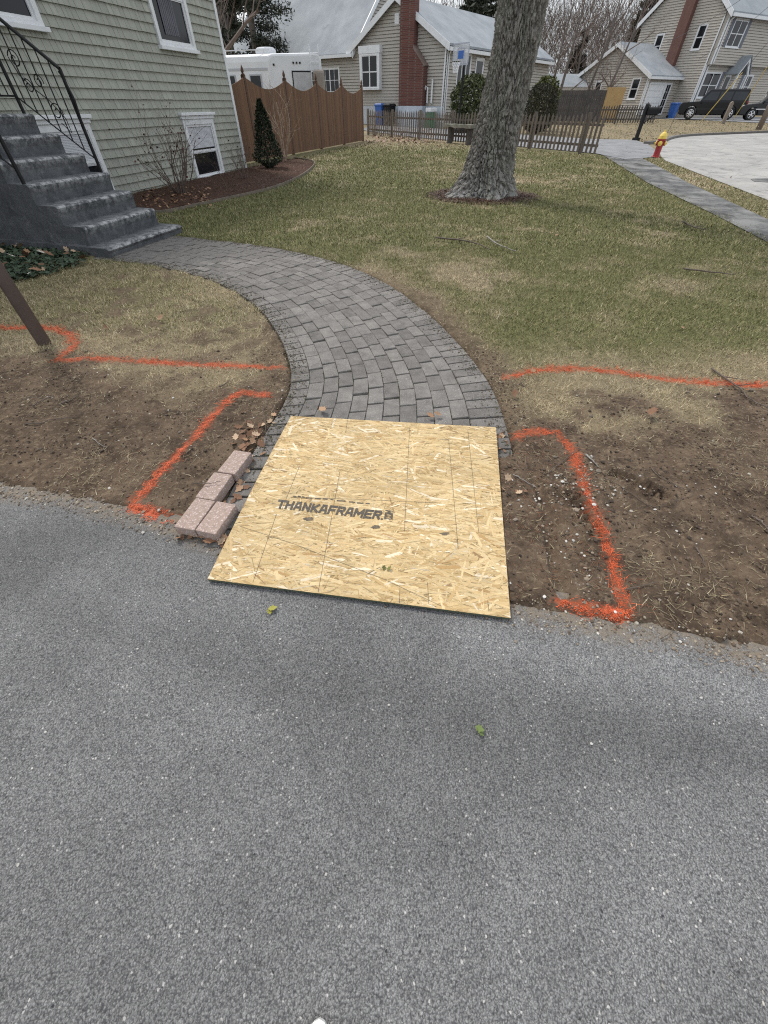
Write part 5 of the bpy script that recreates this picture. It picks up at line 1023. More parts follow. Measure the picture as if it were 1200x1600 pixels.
# ================================================================ parked cars
M['carblack'] = mat('black_car_paint', (.005, .005, .006), None, rough=.2, spec=.35); M['cargrey'] = mat('dark_grey_car_paint', (.014, .015, .018), None, rough=.2, spec=.45); M['tyre'] = mat('tyre', (.02, .02, .02), None, rough=.9); M['chrome'] = mat('alloy', (.62, .62, .64), None, rough=.25, metal=1); M['tail'] = mat('tail_lamp', (.35, .02, .015), None, rough=.2)
M['carglass'] = glass('tinted_glass', (.035, .038, .042), .08)
def car(name, label, pos, fwd, L, H, Wd, paint, prof, win, wheels, hub, cat='car'):
    pos = V3(pos); fwd = unit(fwd); sd_ = V3((-fwd[1], fwd[0], 0))     # sd_: car's left
    o = thing(name, label, cat, pos, 'cars parked before the beige house'); P = lambda x, y, z: pos+fwd*x+sd_*y+V3((0, 0, z))
    belt, bx0, bx1, tx0, tx1, side = prof; zt = H-.06; hb, ht = Wd/2-.05, Wd/2-.24
    def arch(cx, r): return [(cx+r*math.cos(a), max(.3, r*.86+r*math.sin(a)-.03)) for a in np.linspace(0, math.pi, 11)]
    ol = list(side)+[p for wx, r in sorted(wheels, reverse=True) for p in [(wx+(r+.07)*math.cos(a), max(.32, r+(r+.07)*math.sin(a))) for a in np.linspace(-.15, math.pi+.15, 13)]]
    mb = MB(); mb.prism([P(x, -Wd/2, z) for x, z in ol], sd_*Wd); mb.build('body', paint, o, bevel=.045, seg=3)
    hw_ = lambda z: hb+(ht-hb)*(z-belt)/(zt-belt)
    rg = lambda x0, x1, h_, z: [P(x0, -h_, z), P(x1, -h_, z), P(x1, h_, z), P(x0, h_, z)]
    mb = MB(); mb.loft([rg(bx0, bx1, hb, belt-.05), rg(tx0, tx1, ht, zt), rg(tx0+.1, tx1-.12, ht-.08, H)]); mb.build('cabin', paint, o, bevel=.03)
    mb = MB(); mb.cbox(P(0, 0, .36), L*.9, Wd*.8, .12, math.atan2(fwd[1], fwd[0])); mb.build('underbody', M['tyre'], o)
    lx = lambda f, e0, e1: e0+(e1-e0)*f
    for nm, e0, e1, sg in (('windscreen', bx1, tx1, 1), ('rear_window', bx0, tx0, -1)):
        q = [P(lx(f, e0, e1)+.012*sg, y*(hb+(ht-hb)*f)*.86, belt-.05+(zt-belt+.05)*f) for f, y in ((.14, -1), (.14, 1), (.9, 1), (.9, -1))]; mb = MB(); mb.prism(q, fwd*.008*sg); mb.build(nm, M['carglass'], o)
    tum = lambda z, y: hw_(z)
    for sgn in (-1, 1):
        for wp in win:
            y = lambda z: sgn*(tum(z, Wd/2)+.012); mb = MB(); mb.prism([P(x, y(z), z) for x, z in wp], sd_*.008*sgn); mb.build('window', M['carglass'], o)
        for wx, r in wheels:
            c_ = P(wx, sgn*(Wd/2-.1), r); mb = MB(); mb.lathe([(r*.62, .125), (r*.93, .13), (r, .09), (r, -.1), (r*.9, -.12)], c_, 24, ax=(fwd, (0, 0, 1), sd_*sgn)); w_ = mb.build('wheel', M['tyre'], o)
            mb = MB(); mb.lathe([(r*.60, .128), (r*.66, .145), (r*.60, .15), (r*.56, .13), (r*.60, .128)], c_, 24, ax=(fwd, (0, 0, 1), sd_*sgn), caps=False)
            for k_ in range(hub): a = k_*6.283/hub; dv = fwd*math.cos(a)+V3((0, 0, math.sin(a))); e_ = unit(np.cross(dv, sd_)); mb.obox(c_+sd_*sgn*.128-e_*.03+dv*.03, dv*r*.56, e_*.06, sd_*sgn*.02)
            mb.lathe([(r*.18, .13), (r*.16, .16), (.0, .165)], c_, 10, ax=(fwd, (0, 0, 1), sd_*sgn)); mb.build('rim', M['chrome'], w_)
        mb = MB(); mb.cbox(P(L*.19, sgn*(Wd/2+.1), 1.1), .12, .2, .16, math.atan2(fwd[1], fwd[0])); mb.build('mirror', M['black'], o, bevel=.03)
        mb = MB(); mb.cbox(P(-L/2+.06, sgn*(Wd/2-.1), 1.0), .12, .2, .34, math.atan2(fwd[1], fwd[0])); mb.build('tail_lamp', M['tail'], o, bevel=.02); mb = MB(); mb.cbox(P(L/2-.1, sgn*(Wd/2-.18), .85), .16, .3, .18, math.atan2(fwd[1], fwd[0])); mb.build('headlight', M['chrome'], o, bevel=.02)
        mb = MB(); mb.cbox(P(0, sgn*(Wd/2+.012), .68), L*.52, .03, .06, math.atan2(fwd[1], fwd[0])); mb.build('trim_strip', M['cargrey'] if paint is M['carblack'] else M['chrome'], o)
    mb = MB(); mb.cbox(P(-L/2-.04, 0, .55), .14, Wd*.94, .2, math.atan2(fwd[1], fwd[0])); mb.build('bumper', paint, o, bevel=.04)
    mb = MB(); mb.cbox(P(-L/2-.05, 0, .82), .02, .4, .16, math.atan2(fwd[1], fwd[0])); mb.build('number_plate', M['white'], o)
    if cat == 'car' and hub == 5:
        mb = MB()
        for sgn in (-1, 1): mb.tube([P(.55, sgn*Wd*.36, H-.02), P(.5, sgn*Wd*.36, H+.05), P(-1.5, sgn*Wd*.36, H+.05), P(-1.6, sgn*Wd*.36, H-.02)], .02, 5)
        for x in (.1, -1.1): mb.tube([P(x, -Wd*.38, H+.06), P(x, Wd*.38, H+.06)], .03, 5)
        mb.build('roof_rack', M['black'], o)
    return o
pr1 = (1.12, -2.56, 1.18, -2.4, .66, [(-2.55, .42), (-2.6, .6), (-2.6, 1.12), (1.2, 1.16), (2.35, 1.1), (2.54, 1.03), (2.6, .88), (2.6, .45), (2.5, .36)])
wn1 = [[(-2.36, 1.2), (-2.27, 1.72), (-1.3, 1.74), (-1.28, 1.2)], [(-1.18, 1.2), (-1.2, 1.74), (-.25, 1.74), (-.22, 1.2)], [(-.12, 1.2), (-.15, 1.74), (.52, 1.74), (.98, 1.2)]]
fw1 = unit((-.93, .36, 0)); c0 = PY(1060, 186.5, 52.); c1 = PY(1148, 186.5, 50.); cc = (c0+c1)/2
fw1 = unit((c0-c1)*V3((1, 1, 0))); cc[2] = seg_z(cc)+.03
car('parked_suv', 'black boxy SUV with chrome rims parked before the beige house', cc, fw1, 5.2, 1.9, 2.0, M['carblack'], pr1, wn1, [(1.55, .4), (-1.5, .4)], 8)
pr2 = (1.02, -2.26, 1.12, -2.0, .45, [(-2.28, .42), (-2.33, .6), (-2.3, 1.02), (1.12, 1.05), (2.1, .95), (2.28, .88), (2.35, .75), (2.35, .42), (2.25, .34)])
wn2 = [[(-2.05, 1.1), (-1.85, 1.5), (-1.05, 1.54), (-1.0, 1.1)], [(-.92, 1.1), (-.95, 1.55), (-.12, 1.56), (-.08, 1.1)], [(0, 1.1), (-.03, 1.56), (.36, 1.55), (.85, 1.1)]]
q = PY(1197, 186, 48.5); q[2] = seg_z(q)+.03; car('parked_suv', 'dark grey SUV with roof rack cut by the right edge', q, fw1, 4.7, 1.7, 1.9, M['cargrey'], pr2, wn2, [(1.4, .36), (-1.4, .36)], 5)

# ---------------------------------------------------------------- far fences
M['darkfence'] = mat('dark_board_fence', (.055, .048, .044), (.085, .075, .068), 2, .9, rand=.15); M['tan'] = mat('new_tan_board', (.42, .28, .12), (.36, .23, .1), 3, .85, rand=.06)
def board_run(label, A, B, h, mt, bw_=.14, group='fences across the street'):
    A, B = V3(A), V3(B); d = unit(B-A); L = np.linalg.norm(B-A); n_ = V3((d[1], -d[0], 0)); o = thing('board_fence', label, 'fence', (A[0], A[1], seg_z(A)), group); a = 0
    while a < L: q = A+d*a; z = seg_z(q); mb = MB(); mb.obox(V3((q[0], q[1], z+.03)), d*(bw_-.006), n_*.02, (0, 0, h+random.uniform(-.01, .01))); mb.build('board', mt, o); a += bw_
    for zz in (.3, h-.3): mb = MB(); mb.obox(V3((A[0], A[1], seg_z(A)+zz))-n_*.04, d*L+V3((0, 0, seg_z(B)-seg_z(A))), n_*.035, (0, 0, .09)); mb.build('rail', mt, o)
A_ = PY(858, 175, 46.); B_ = PY(938, 175, 45.); A_[2] = B_[2] = 0; board_run('dark weathered board fence behind the far yard', A_, B_, 1.75, M['darkfence']); C_ = B_+(B_-A_)/np.linalg.norm(B_-A_)*1.3; board_run('new tan board panel at the end of the dark fence', B_+(B_-A_)*.002, C_, 1.9, M['tan'])
A_ = PY(866, 190, 42.); B_ = PY(1022, 190, 42.5); A_[2] = B_[2] = 0; picket_fence('low grey picket fence across the far yard', A_, B_, 1.0, .2, .09, 2.4, M['darkfence'])

# ================================================================ trees behind
M['farbark'] = mat('far_bark', (.10, .085, .075), (.15, .13, .115), 3, .95); M['fartwig'] = mat('far_twig', (.12, .09, .075), (.16, .122, .104), 3, .95)
def bare_tree(u, D, h, r, label, seed, lean=0, nsub=4, depth=4, low=.25):
    random.seed(seed); p = PY(u, 170, D); p[2] = seg_z(p)-.1; o = thing('bare_tree', label, 'tree', p, 'bare trees in the background'); mb = MB()
    pts = [p+V3((lean*h*f+math.sin(f*4+seed)*.02*h, 0, h*f)) for f in np.linspace(0, .8, 7)]; rad = [r*(1-.8*f) for f in np.linspace(0, 1, 7)]; mb.tube(pts, rad, 7); mb.build('trunk', M['farbark'], o, smooth=True)
    mb = MB()
    for k in range(11):
        f = random.uniform(low, 1); i = min(5, int(f*6)); P = pts[i]+(pts[i+1]-pts[i])*(f*6-i) if f < 1 else pts[-1]; a = k*2.4+random.random()
        limb(mb, P, (math.cos(a), math.sin(a), random.uniform(.7, 1.6)), h*random.uniform(.2, .34), r*.42*(1-.6*f), 0, depth-1, nsub, .17, 5, .06, .5)
    mb.build('crown', M['fartwig'], o, fix=False)
def conifer(u, D, h, r, label, seed, col=(.035, .042, .028), n=5200, s=.5, base=.12, name='pine_tree'):
    random.seed(seed); p = PY(u, 170, D); p[2] = seg_z(p)-.1; o = thing(name, label, 'tree', p, 'evergreen trees in the background'); mb = MB(); mb.tube([p, p+V3((0, 0, h*.5)), p+V3((0, 0, h))], [h*.018+.05, h*.012+.03, .02], 7); mb.build('trunk', M['farbark'], o, smooth=True)
    V = []; cols = []; mb = MB(); m_ = int(h*3.2)
    for k in range(m_):
        f = base+(1-base)*(k+random.random())/m_; a = random.uniform(0, 6.28); L = r*(1-f)**.7*random.uniform(.6, 1.1)+.25; P = p+V3((0, 0, h*f)); d = unit((math.cos(a), math.sin(a), random.uniform(-.25, .35))); mb.tube([P, P+d*L*.6, P+d*L+V3((0, 0, L*.1))], [.05, .03, .01], 3, cap=False)
        for j in range(max(8, n//m_)):
            q = random.uniform(.25, 1.05); c = P+d*L*q+V3((random.gauss(0, .10*L+.06), random.gauss(0, .10*L+.06), random.gauss(0, .07*L+.04))); V.append(c)
    mb.build('branches', M['farbark'], o, fix=False); V = np.array(V); nn = len(V); rg = np.random.default_rng(seed); D_ = rg.normal(0, 1, (nn, 3)); D_[:, 2] = D_[:, 2]*.5+.3; D_ /= np.linalg.norm(D_, axis=1)[:, None]; Wv = np.cross(D_, rg.normal(0, 1, (nn, 3))); Wv /= np.linalg.norm(Wv, axis=1)[:, None]; ls = s*rg.uniform(.5, 1.2, (nn, 1))
    VV = np.stack([V-D_*ls*.5, V+Wv*ls*.16, V+D_*ls*.5, V-Wv*ls*.16], 1).reshape(-1, 3); cl = np.repeat(np.array(col)[None]*rg.uniform(.5, 1.5, (nn, 1)), 4, 0); npmesh('foliage', VV, np.arange(nn*4).reshape(-1, 4), M['leaf'], o, col=cl)
bare_tree(345, 34, 14, .34, 'thick dark bare tree rising just behind the house corner', 1, low=.12)
bare_tree(381, 48, 13, .22, 'slender bare tree above the camper roof', 2, low=.15)
conifer(414, 46, 15, 3.2, 'dark pine tree above the camper on the left', 3, n=26000, s=.3)
conifer(372, 60, 17, 3.6, 'distant pine tree framed by the house corner', 4, n=24000, s=.38)
conifer(438, 62, 16, 3.4, 'pine tree top half hidden by the pale roof', 5, n=20000, s=.38)
conifer(722, 70, 11.5, 3.6, 'dark pine crown above the chimney house roof', 6, n=16000, s=.6, base=.25)
conifer(757, 78, 11.0, 3.0, 'pine crown touching the left side of the big trunk', 7, n=12000, s=.6, base=.25)
bare_tree(672, 80, 10.5, .2, 'bare treetop beside the brick chimney top', 8)
for k, (u, D, h, ln, lab) in enumerate(((872, 58, 12.5, .0, 'bare tree just right of the big trunk'), (905, 52, 9.5, .16, 'bare tree leaning right over the dark fence'), (930, 50, 7.5, .28, 'low bare tree bending right before the garage'), (950, 66, 12, .1, 'tall bare tree above the tan panel'), (890, 76, 14, .0, 'tallest bare tree in the gap right of the trunk'), (985, 70, 10.5, .05, 'bare tree behind the garage roof'))):
    bare_tree(u, D, h, .17, lab, 30+k, ln, 4, 4, .12)
conifer(1006, 84, 14.5, 3.8, 'brown evergreen behind the beige house gable', 41, (.05, .044, .032), 15000, .65); conifer(968, 90, 14, 3.6, 'dull evergreen in the far tree line', 42, (.05, .046, .034), 15000, .65); conifer(886, 84, 8, 2.4, 'small dark evergreen behind the far fence', 43, (.03, .03, .024), 9000, .5)
for k, (u, D, h, lab) in enumerate(((858, 62, 11, 'bare tree half hidden by the right side of the big trunk'), (918, 72, 13, 'tall thin bare tree between trunk and garage'), (972, 78, 13, 'bare tree above the garage ridge'), (1015, 80, 12, 'bare tree touching the beige gable'), (700, 76, 9.5, 'bare tree behind the low grey roof'))):
    bare_tree(u, D, h, .16, lab, 60+k, .02, 4, 4, .12)
conifer(392, 70, 18, 3.8, 'tall dark pine behind the other trees on the left', 44, n=24000, s=.42); conifer(742, 88, 13, 3.6, 'far dark pine beside the big trunk', 45, n=12000, s=.65, base=.2); conifer(1030, 95, 16, 4., 'tall dull evergreen above the beige house rake', 46, (.045, .042, .03), 14000, .7)
# pale shed roof between the trees
p = PY(885, 158, 64); p[2] = .46; sh = thing('far_shed', 'low grey outbuilding behind the dark board fence', 'shed', p); mb = MB(); mb.cbox(p+V3((0, 0, 1.0)), 7, 4, 2.2, .1); mb.build('wall', M['taupe2'], sh); mb = MB(); mb.prism([p+V3((-3.8, -2.4, 2.05)), p+V3((-3.8, 0, 3.1)), p+V3((-3.8, 2.4, 2.05))], (7.6, .7, 0)); mb.build('roof', M['roof2'], sh)
# far wooded skyline: one mass
V, F, c = [], [], []
rg = np.random.default_rng(99); n = 120000; a = rg.uniform(-.75, .95, n); Dm = rg.uniform(105, 150, n); hh = 9.5+5*vnoise(a*14, np.zeros(n), 1., 2); z = hh*rg.random(n)**.7; P = np.stack([np.sin(a)*Dm*1.2, Dm, z+.4], 1); d = np.stack([rg.normal(0, .55, n), rg.normal(0, .3, n), np.ones(n)], 1)*rg.uniform(.8, 2.6, (n, 1)); w_ = np.stack([rg.uniform(.015, .045, n), np.zeros(n), np.zeros(n)], 1)
VV = np.stack([P-w_, P+w_, P+d], 1).reshape(-1, 3); cl = np.repeat(np.array([.12, .095, .082])[None]*rg.uniform(.5, 1.4, (n, 1)), 3, 0); tag(npmesh('distant_woods', VV, np.arange(n*3).reshape(-1, 3), M['leaf'], col=cl), 'brown leafless woods along the skyline', 'woods', kind='stuff')
# overhead service lines in front of the beige house
pt = V3((*G(1183, 206)[:2], 8.6)); 
for k, (q, lab) in enumerate(((HL.pt(5.0, 5.6, .1), 'service wire running to the beige gable'), (HL.pt(.9, 4.3, .1), 'service wire ending by the meter at the house corner'), (HF.pt(8, 7.5, .8), 'service wire crossing above the porch'))):
    mb = MB(); tq = pt+V3((.2*k, 0, -.3*k)); mb.tube([q*(1-f)+tq*f-V3((0, 0, 1.2*4*f*(1-f)*.5)) for f in np.linspace(0, 1, 12)], .016, 4); tag(mb.build('overhead_wire', M['wire'], org=q, fix=False), lab, 'wire', 'overhead service wires')
# ================================================================ ground cover
def blades(P, L, Wd, az, lean, col, name, label, cat, parent=None):
    """one bent three-vertex blade per point"""
    n = len(P); d = np.stack([np.cos(az)*np.sin(lean), np.sin(az)*np.sin(lean), np.cos(lean)], 1); s = np.stack([-np.sin(az), np.cos(az), np.zeros(n)], 1)*Wd[:, None]/2
    V = np.stack([P-s, P+s, P+d*L[:, None]], 1).reshape(-1, 3); o = npmesh(name, V, np.arange(n*3).reshape(-1, 3), M['leaf'], col=np.repeat(col, 3, 0)); return tag(o, label, cat, kind='stuff')
STRAW = np.array([(.43, .355, .215), (.34, .27, .155), (.25, .19, .11), (.50, .43, .29)]); GREEN = np.array([(.140, .155, .052), (.185, .19, .07), (.105, .118, .040), (.24, .222, .096)]); ORANGE = np.array([(.62, .11, .034), (.48, .075, .028), (.68, .15, .055)])
def scatter(n, x0, x1, y0, y1): return rng.uniform(x0, x1, n), rng.uniform(y0, y1, n)
Ps, Ls, Ws, As, Ns, Cs = [], [], [], [], [], []
BDP = np.array([b_[:2] for b_ in bc])
for (x0, x1, y0, y1, dens, wd, ln) in ((-4.2, 4.6, .5, 3.2, 12500, .0031, .037), (-4.6, 6.0, 3.2, 6.0, 8500, .0042, .040), (-4.6, 8.5, 6.0, 11, 3600, .0075, .046), (-4.2, 11.5, 11, 20, 1100, .015, .052), (-2.6, 12, 20, 33, 300, .03, .06), (9, 48, 24, 52, 40, .045, .07)):
    n = int((x1-x0)*(y1-y0)*dens); x, y = scatter(n, x0, x1, y0, y1)
    vis = np.abs(x) < (.685*y+.95)*1.08; x, y = x[vis], y[vis]; dirt, gr, mu, pd = masks(x, y)
    tex = fbm(x, y, 5, 3, 2); keep = rng.random(len(x)) < np.clip((1-dirt)**1.3*1.0+.035, 0, 1)*(.55+.9*tex)
    keep &= (mu < .3) & (pd > .012-.05*rng.random(len(x))**3) & (y > y_edge(x)+.03-.05*rng.random(len(x))**2) & ~inpoly(x, y, BDP)
    past = x > np.interp(y, SW_L[::1, 1], SW_L[:, 0])
    swr = np.array(SWR); between = past & (x < np.interp(y, swr[:, 1], swr[:, 0])) & (y < 21); street = (y < 21) & (x > np.interp(y, [1, 7] + [q[1] for q in st_near[:4]], [5.6, 7.2]+[q[0] for q in st_near[:4]]))
    swl = x-np.interp(y, SW_L[:, 1], SW_L[:, 0]); keep &= ~(between & (swl > .25*rng.random(len(x))**2*fbm(x, y, 3, 2, 1)*2)) & ~street
    hw = (x-HB[0])*wN[0]+(y-HB[1])*wN[1]; keep &= hw > .05
    fs = (x-PA[0])*(PB-PA)[1]-(y-PA[1])*(PB-PA)[0]; keep &= ~((fs < 0) & (y > 18) & (x < 9.5)) & ~inpoly(x, y, np.array(dpoly)) & ~inpoly(x, y, np.array(cars_drive)) & ~((y > 21) & (x > 11) & (y < np.interp(x, KP[:, 0], KP[:, 1])+.3))
    sx_ = (x-SP[0])*up_[0]+(y-SP[1])*up_[1]; sy_ = (x-SP[0])*e1[0]+(y-SP[1])*e1[1]; keep &= ~((sx_ > -.03) & (sy_ > -.1) & (sy_ < 1.45))
    x, y, dirt, gr = x[keep], y[keep], dirt[keep], gr[keep]; n = len(x)
    cl1 = fbm(x, y, 14, 2, 5); cl2 = fbm(x, y, 30, 2, 7)
    isg = rng.random(n) < np.clip(gr*.78+.04, 0, .8)
    col = np.where(isg[:, None], GREEN[rng.integers(0, 4, n)], STRAW[rng.choice(4, n, p=[.35, .3, .2, .15])])*(rng.uniform(.6, 1.25, n)*(.55+.9*(.6*cl1+.4*cl2)))[:, None]
    q = (y < 4) & (np.abs(x) < 5); pdn = np.full(n, 9.); pdn[q] = paintd(x[q], y[q]); pa = rng.random(n) < sstep(.075, .02, pdn+.02*(fbm(x, y, 25, 2, 1)-.5)); col = np.where(pa[:, None], ORANGE[rng.integers(0, 3, n)]*rng.uniform(.6, 1.1, (n, 1)), col)
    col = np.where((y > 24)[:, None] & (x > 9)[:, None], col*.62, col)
    Ps.append(np.stack([x, y, gh(x, y)-.002], 1)); Ls.append(ln*rng.uniform(.45, 1.3, n)*(.45+1.1*cl1)*(1-.25*(dirt > .5))); Ws.append(wd*rng.uniform(.7, 1.3, n)); As.append(rng.uniform(0, 2*np.pi, n)); Ns.append(np.where(isg, rng.uniform(.4, 1.25, n), rng.uniform(.8, 1.5, n))); Cs.append(col)
print('grass blades', sum(map(len, Ls)))
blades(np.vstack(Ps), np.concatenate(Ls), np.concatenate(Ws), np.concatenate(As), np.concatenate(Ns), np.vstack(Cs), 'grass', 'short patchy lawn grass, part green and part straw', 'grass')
# ---------------------------------------------------------------- dead thatch and needles on the bare soil
n = 52000; x, y = scatter(n, -3.6, 3.9, .5, 3.3); dirt, gr, mu, pd = masks(x, y); k = (dirt > .3) & (pd > .0) & (y > y_edge(x)-.02) & ~inpoly(x, y, BDP) & (np.abs(x) < (.685*y+.95)*1.05) & (rng.random(n) < .10+.9*sstep(.44, .64, fbm(x, y, 3.2, 4, 6)))
rnd = (x > .45) & (x < 1.0) & (y < 1.9); red = (rnd & (rng.random(n) < .6)) | (rng.random(n) < .08); x, y, red = x[k], y[k], red[k]; n = len(x)
col = np.where(red[:, None], np.array([.20, .085, .045]), STRAW[rng.integers(0, 4, n)]*.8)*rng.uniform(.4, 1.05, (n, 1)); pa = rng.random(n) < sstep(.05, .01, paintd(x, y)); col = np.where(pa[:, None], ORANGE[0], col)
blades(np.stack([x, y, gh(x, y)+.002], 1), rng.uniform(.02, .06, n), rng.uniform(.0012, .003, n), rng.uniform(0, 6.28, n), rng.uniform(1.35, 1.6, n), col, 'dead_thatch', 'dry straw and needles strewn on the bare soil', 'thatch')
# ---------------------------------------------------------------- pebbles and soil crumbs
ICO = None
import bmesh
bm = bmesh.new(); bmesh.ops.create_icosphere(bm, subdivisions=1, radius=1); bm.verts.ensure_lookup_table(); IV = np.array([v.co[:] for v in bm.verts]); IF = np.array([[v.index for v in f.verts] for f in bm.faces]); bm.free()
def stones(x, y, r, col, name, label, cat, sink=.35, z=None):
    n = len(x); V = IV[None]*(1+rng.uniform(-.28, .28, (n, len(IV), 1))); V = V*(r[:, None]*np.stack([rng.uniform(.7, 1.3, n), rng.uniform(.7, 1.3, n), rng.uniform(.5, .9, n)], 1).T[:, :, None].transpose(1, 2, 0).reshape(n, 1, 3) if False else (r[:, None]*np.stack([rng.uniform(.7, 1.3, n), rng.uniform(.7, 1.3, n), rng.uniform(.5, .9, n)], 1))[:, None, :])
    zz = gh(x, y) if z is None else z; V = V+np.stack([x, y, zz+r*(.7-sink)], 1)[:, None, :]; F = (IF[None]+np.arange(n)[:, None, None]*len(IV)).reshape(-1, 3); return tag(npmesh(name, V.reshape(-1, 3), F, M['leaf'], col=np.repeat(col, len(IV), 0)), label, cat, kind='stuff')
n = 9000; x, y = scatter(n, -3.6, 3.9, .45, 3.0); dirt, gr, mu, pd = masks(x, y); cl = np.exp(-((x-.98)/.16)**2-((y-1.36)/.17)**2)+.8*np.exp(-((x-.8)/.10)**2-((y-1.0)/.3)**2)
k = (dirt > .4) & (pd > 0) & (y > y_edge(x)-.02) & ~inpoly(x, y, BDP) & (np.abs(x) < (.685*y+.95)*1.05) & (rng.random(n) < .17+.8*cl+.12*(y < y_edge(x)+.12)); x, y = x[k], y[k]; n = len(x)
x = np.r_[x, rng.normal(.98, .13, 150), rng.normal(.80, .06, 60)]; y = np.r_[y, rng.normal(1.36, .10, 150), rng.normal(1.0, .2, 60)]; n = len(x)
col = np.array([(.38, .35, .30), (.52, .50, .46), (.22, .18, .145), (.28, .22, .165), (.17, .14, .11)])[rng.choice(5, n, p=[.25, .18, .22, .2, .15])]*rng.uniform(.7, 1.15, (n, 1)); stones(x, y, np.clip(rng.lognormal(-5.45, .42, n), .0018, .016), col, 'pebbles', 'small pale pebbles scattered on the bare soil', 'pebbles')
n = 36000; x, y = scatter(n, -3.4, 3.6, .45, 2.9); dirt, gr, mu, pd = masks(x, y); k = (dirt > .45) & (pd > 0) & (y > y_edge(x)-.0) & ~inpoly(x, y, BDP) & (np.abs(x) < (.685*y+.95)*1.05) & (rng.random(n) < .2+.8*sstep(.4, .65, fbm(x, y, 4, 3, 3))); x, y = x[k], y[k]; n = len(x)
col = np.array([(.07, .048, .033), (.12, .086, .058), (.045, .031, .022)])[rng.integers(0, 3, n)]*rng.uniform(.7, 1.3, (n, 1)); pa = rng.random(n) < sstep(.045, .015, paintd(x, y)); col = np.where(pa[:, None], ORANGE[0]*.9, col); stones(x, y, np.where(pa, .4, 1)*np.clip(rng.lognormal(-5.8, .5, n), .0013, .0095), col, 'soil_crumbs', 'loose crumbs of dark soil', 'soil')
n = 3200; x = rng.uniform(-2.6, 1.9, n); y = y_edge(x)+rng.normal(.0, .035, n); k = ~inpoly(x, y, BDP); x, y = x[k], y[k]; n = len(x); stones(x, y, np.clip(rng.lognormal(-5.9, .45, n), .0012, .009), np.array([(.3, .25, .19), (.2, .16, .12), (.12, .09, .065), (.44, .42, .38)])[rng.choice(4, n, p=[.3, .35, .25, .1])]*rng.uniform(.7, 1.2, (n, 1)), 'edge_grit', 'sandy grit along the driveway edge', 'grit', .3, np.maximum(gh(x, y), 0))
# soil and moss washed over the walkway's edges and into its joints
n = 9000; i_ = rng.integers(20, 235, n); sd2 = rng.random(n) < .5; e_ = np.where(sd2[:, None], INN[i_], OUT[i_]); o_ = np.where(sd2[:, None], OUT[i_], INN[i_]); f_ = np.abs(rng.normal(0, .05, n)); P2 = e_+(o_-e_)*f_[:, None]+rng.normal(0, .012, (n, 2)); k = ~inpoly(P2[:, 0], P2[:, 1], BDP) & (P2[:, 1] > 1.2) & ~((P2[:, 0] > .4) & (P2[:, 1] < 1.6)); P2 = P2[k]; n = len(P2); stones(P2[:, 0], P2[:, 1], np.clip(rng.lognormal(-6.1, .5, n), .001, .007), np.array([(.10, .075, .05), (.17, .13, .085), (.07, .075, .03)])[rng.integers(0, 3, n)]*rng.uniform(.6, 1.2, (n, 1)), 'path_soil', 'soil crumbs washed over the walkway edges', 'soil', .3, np.maximum(gh(P2[:, 0], P2[:, 1]), .011))
n = 2200; i_ = rng.integers(20, 235, n); f_ = fr_j = np.r_[0, np.cumsum([.13]+[.1]*10+[.2])]/1.33; jf = f_[rng.integers(1, 12, n)]; P2 = INN[i_]*(1-jf[:, None])+OUT[i_]*jf[:, None]+rng.normal(0, .003, (n, 2)); k = ~inpoly(P2[:, 0], P2[:, 1], BDP) & (P2[:, 1] > 1.9) & (fbm(P2[:, 0], P2[:, 1], 3, 3, 2) > .48); P2 = P2[k]; n = len(P2); stones(P2[:, 0], P2[:, 1], rng.uniform(.0025, .006, n), np.array([(.085, .10, .035), (.12, .10, .06)])[rng.integers(0, 2, n)]*rng.uniform(.6, 1.2, (n, 1)), 'joint_moss', 'moss and sand in the paver joints', 'moss', .3, np.full(n, .005))
# loose grit on the driveway
n = 420; x, y = scatter(n, -1.6, 1.7, -.5, 1.2); k = (y < y_edge(x)) & ~inpoly(x, y, BDP); x, y = x[k], y[k]; n = len(x); stones(x, y, rng.uniform(.0015, .004, n), np.array([.5, .48, .44])[None]*rng.uniform(.4, 1.1, (n, 1)), 'driveway_grit', 'pale grit lying on the driveway', 'grit', .3, np.full(n, .001))
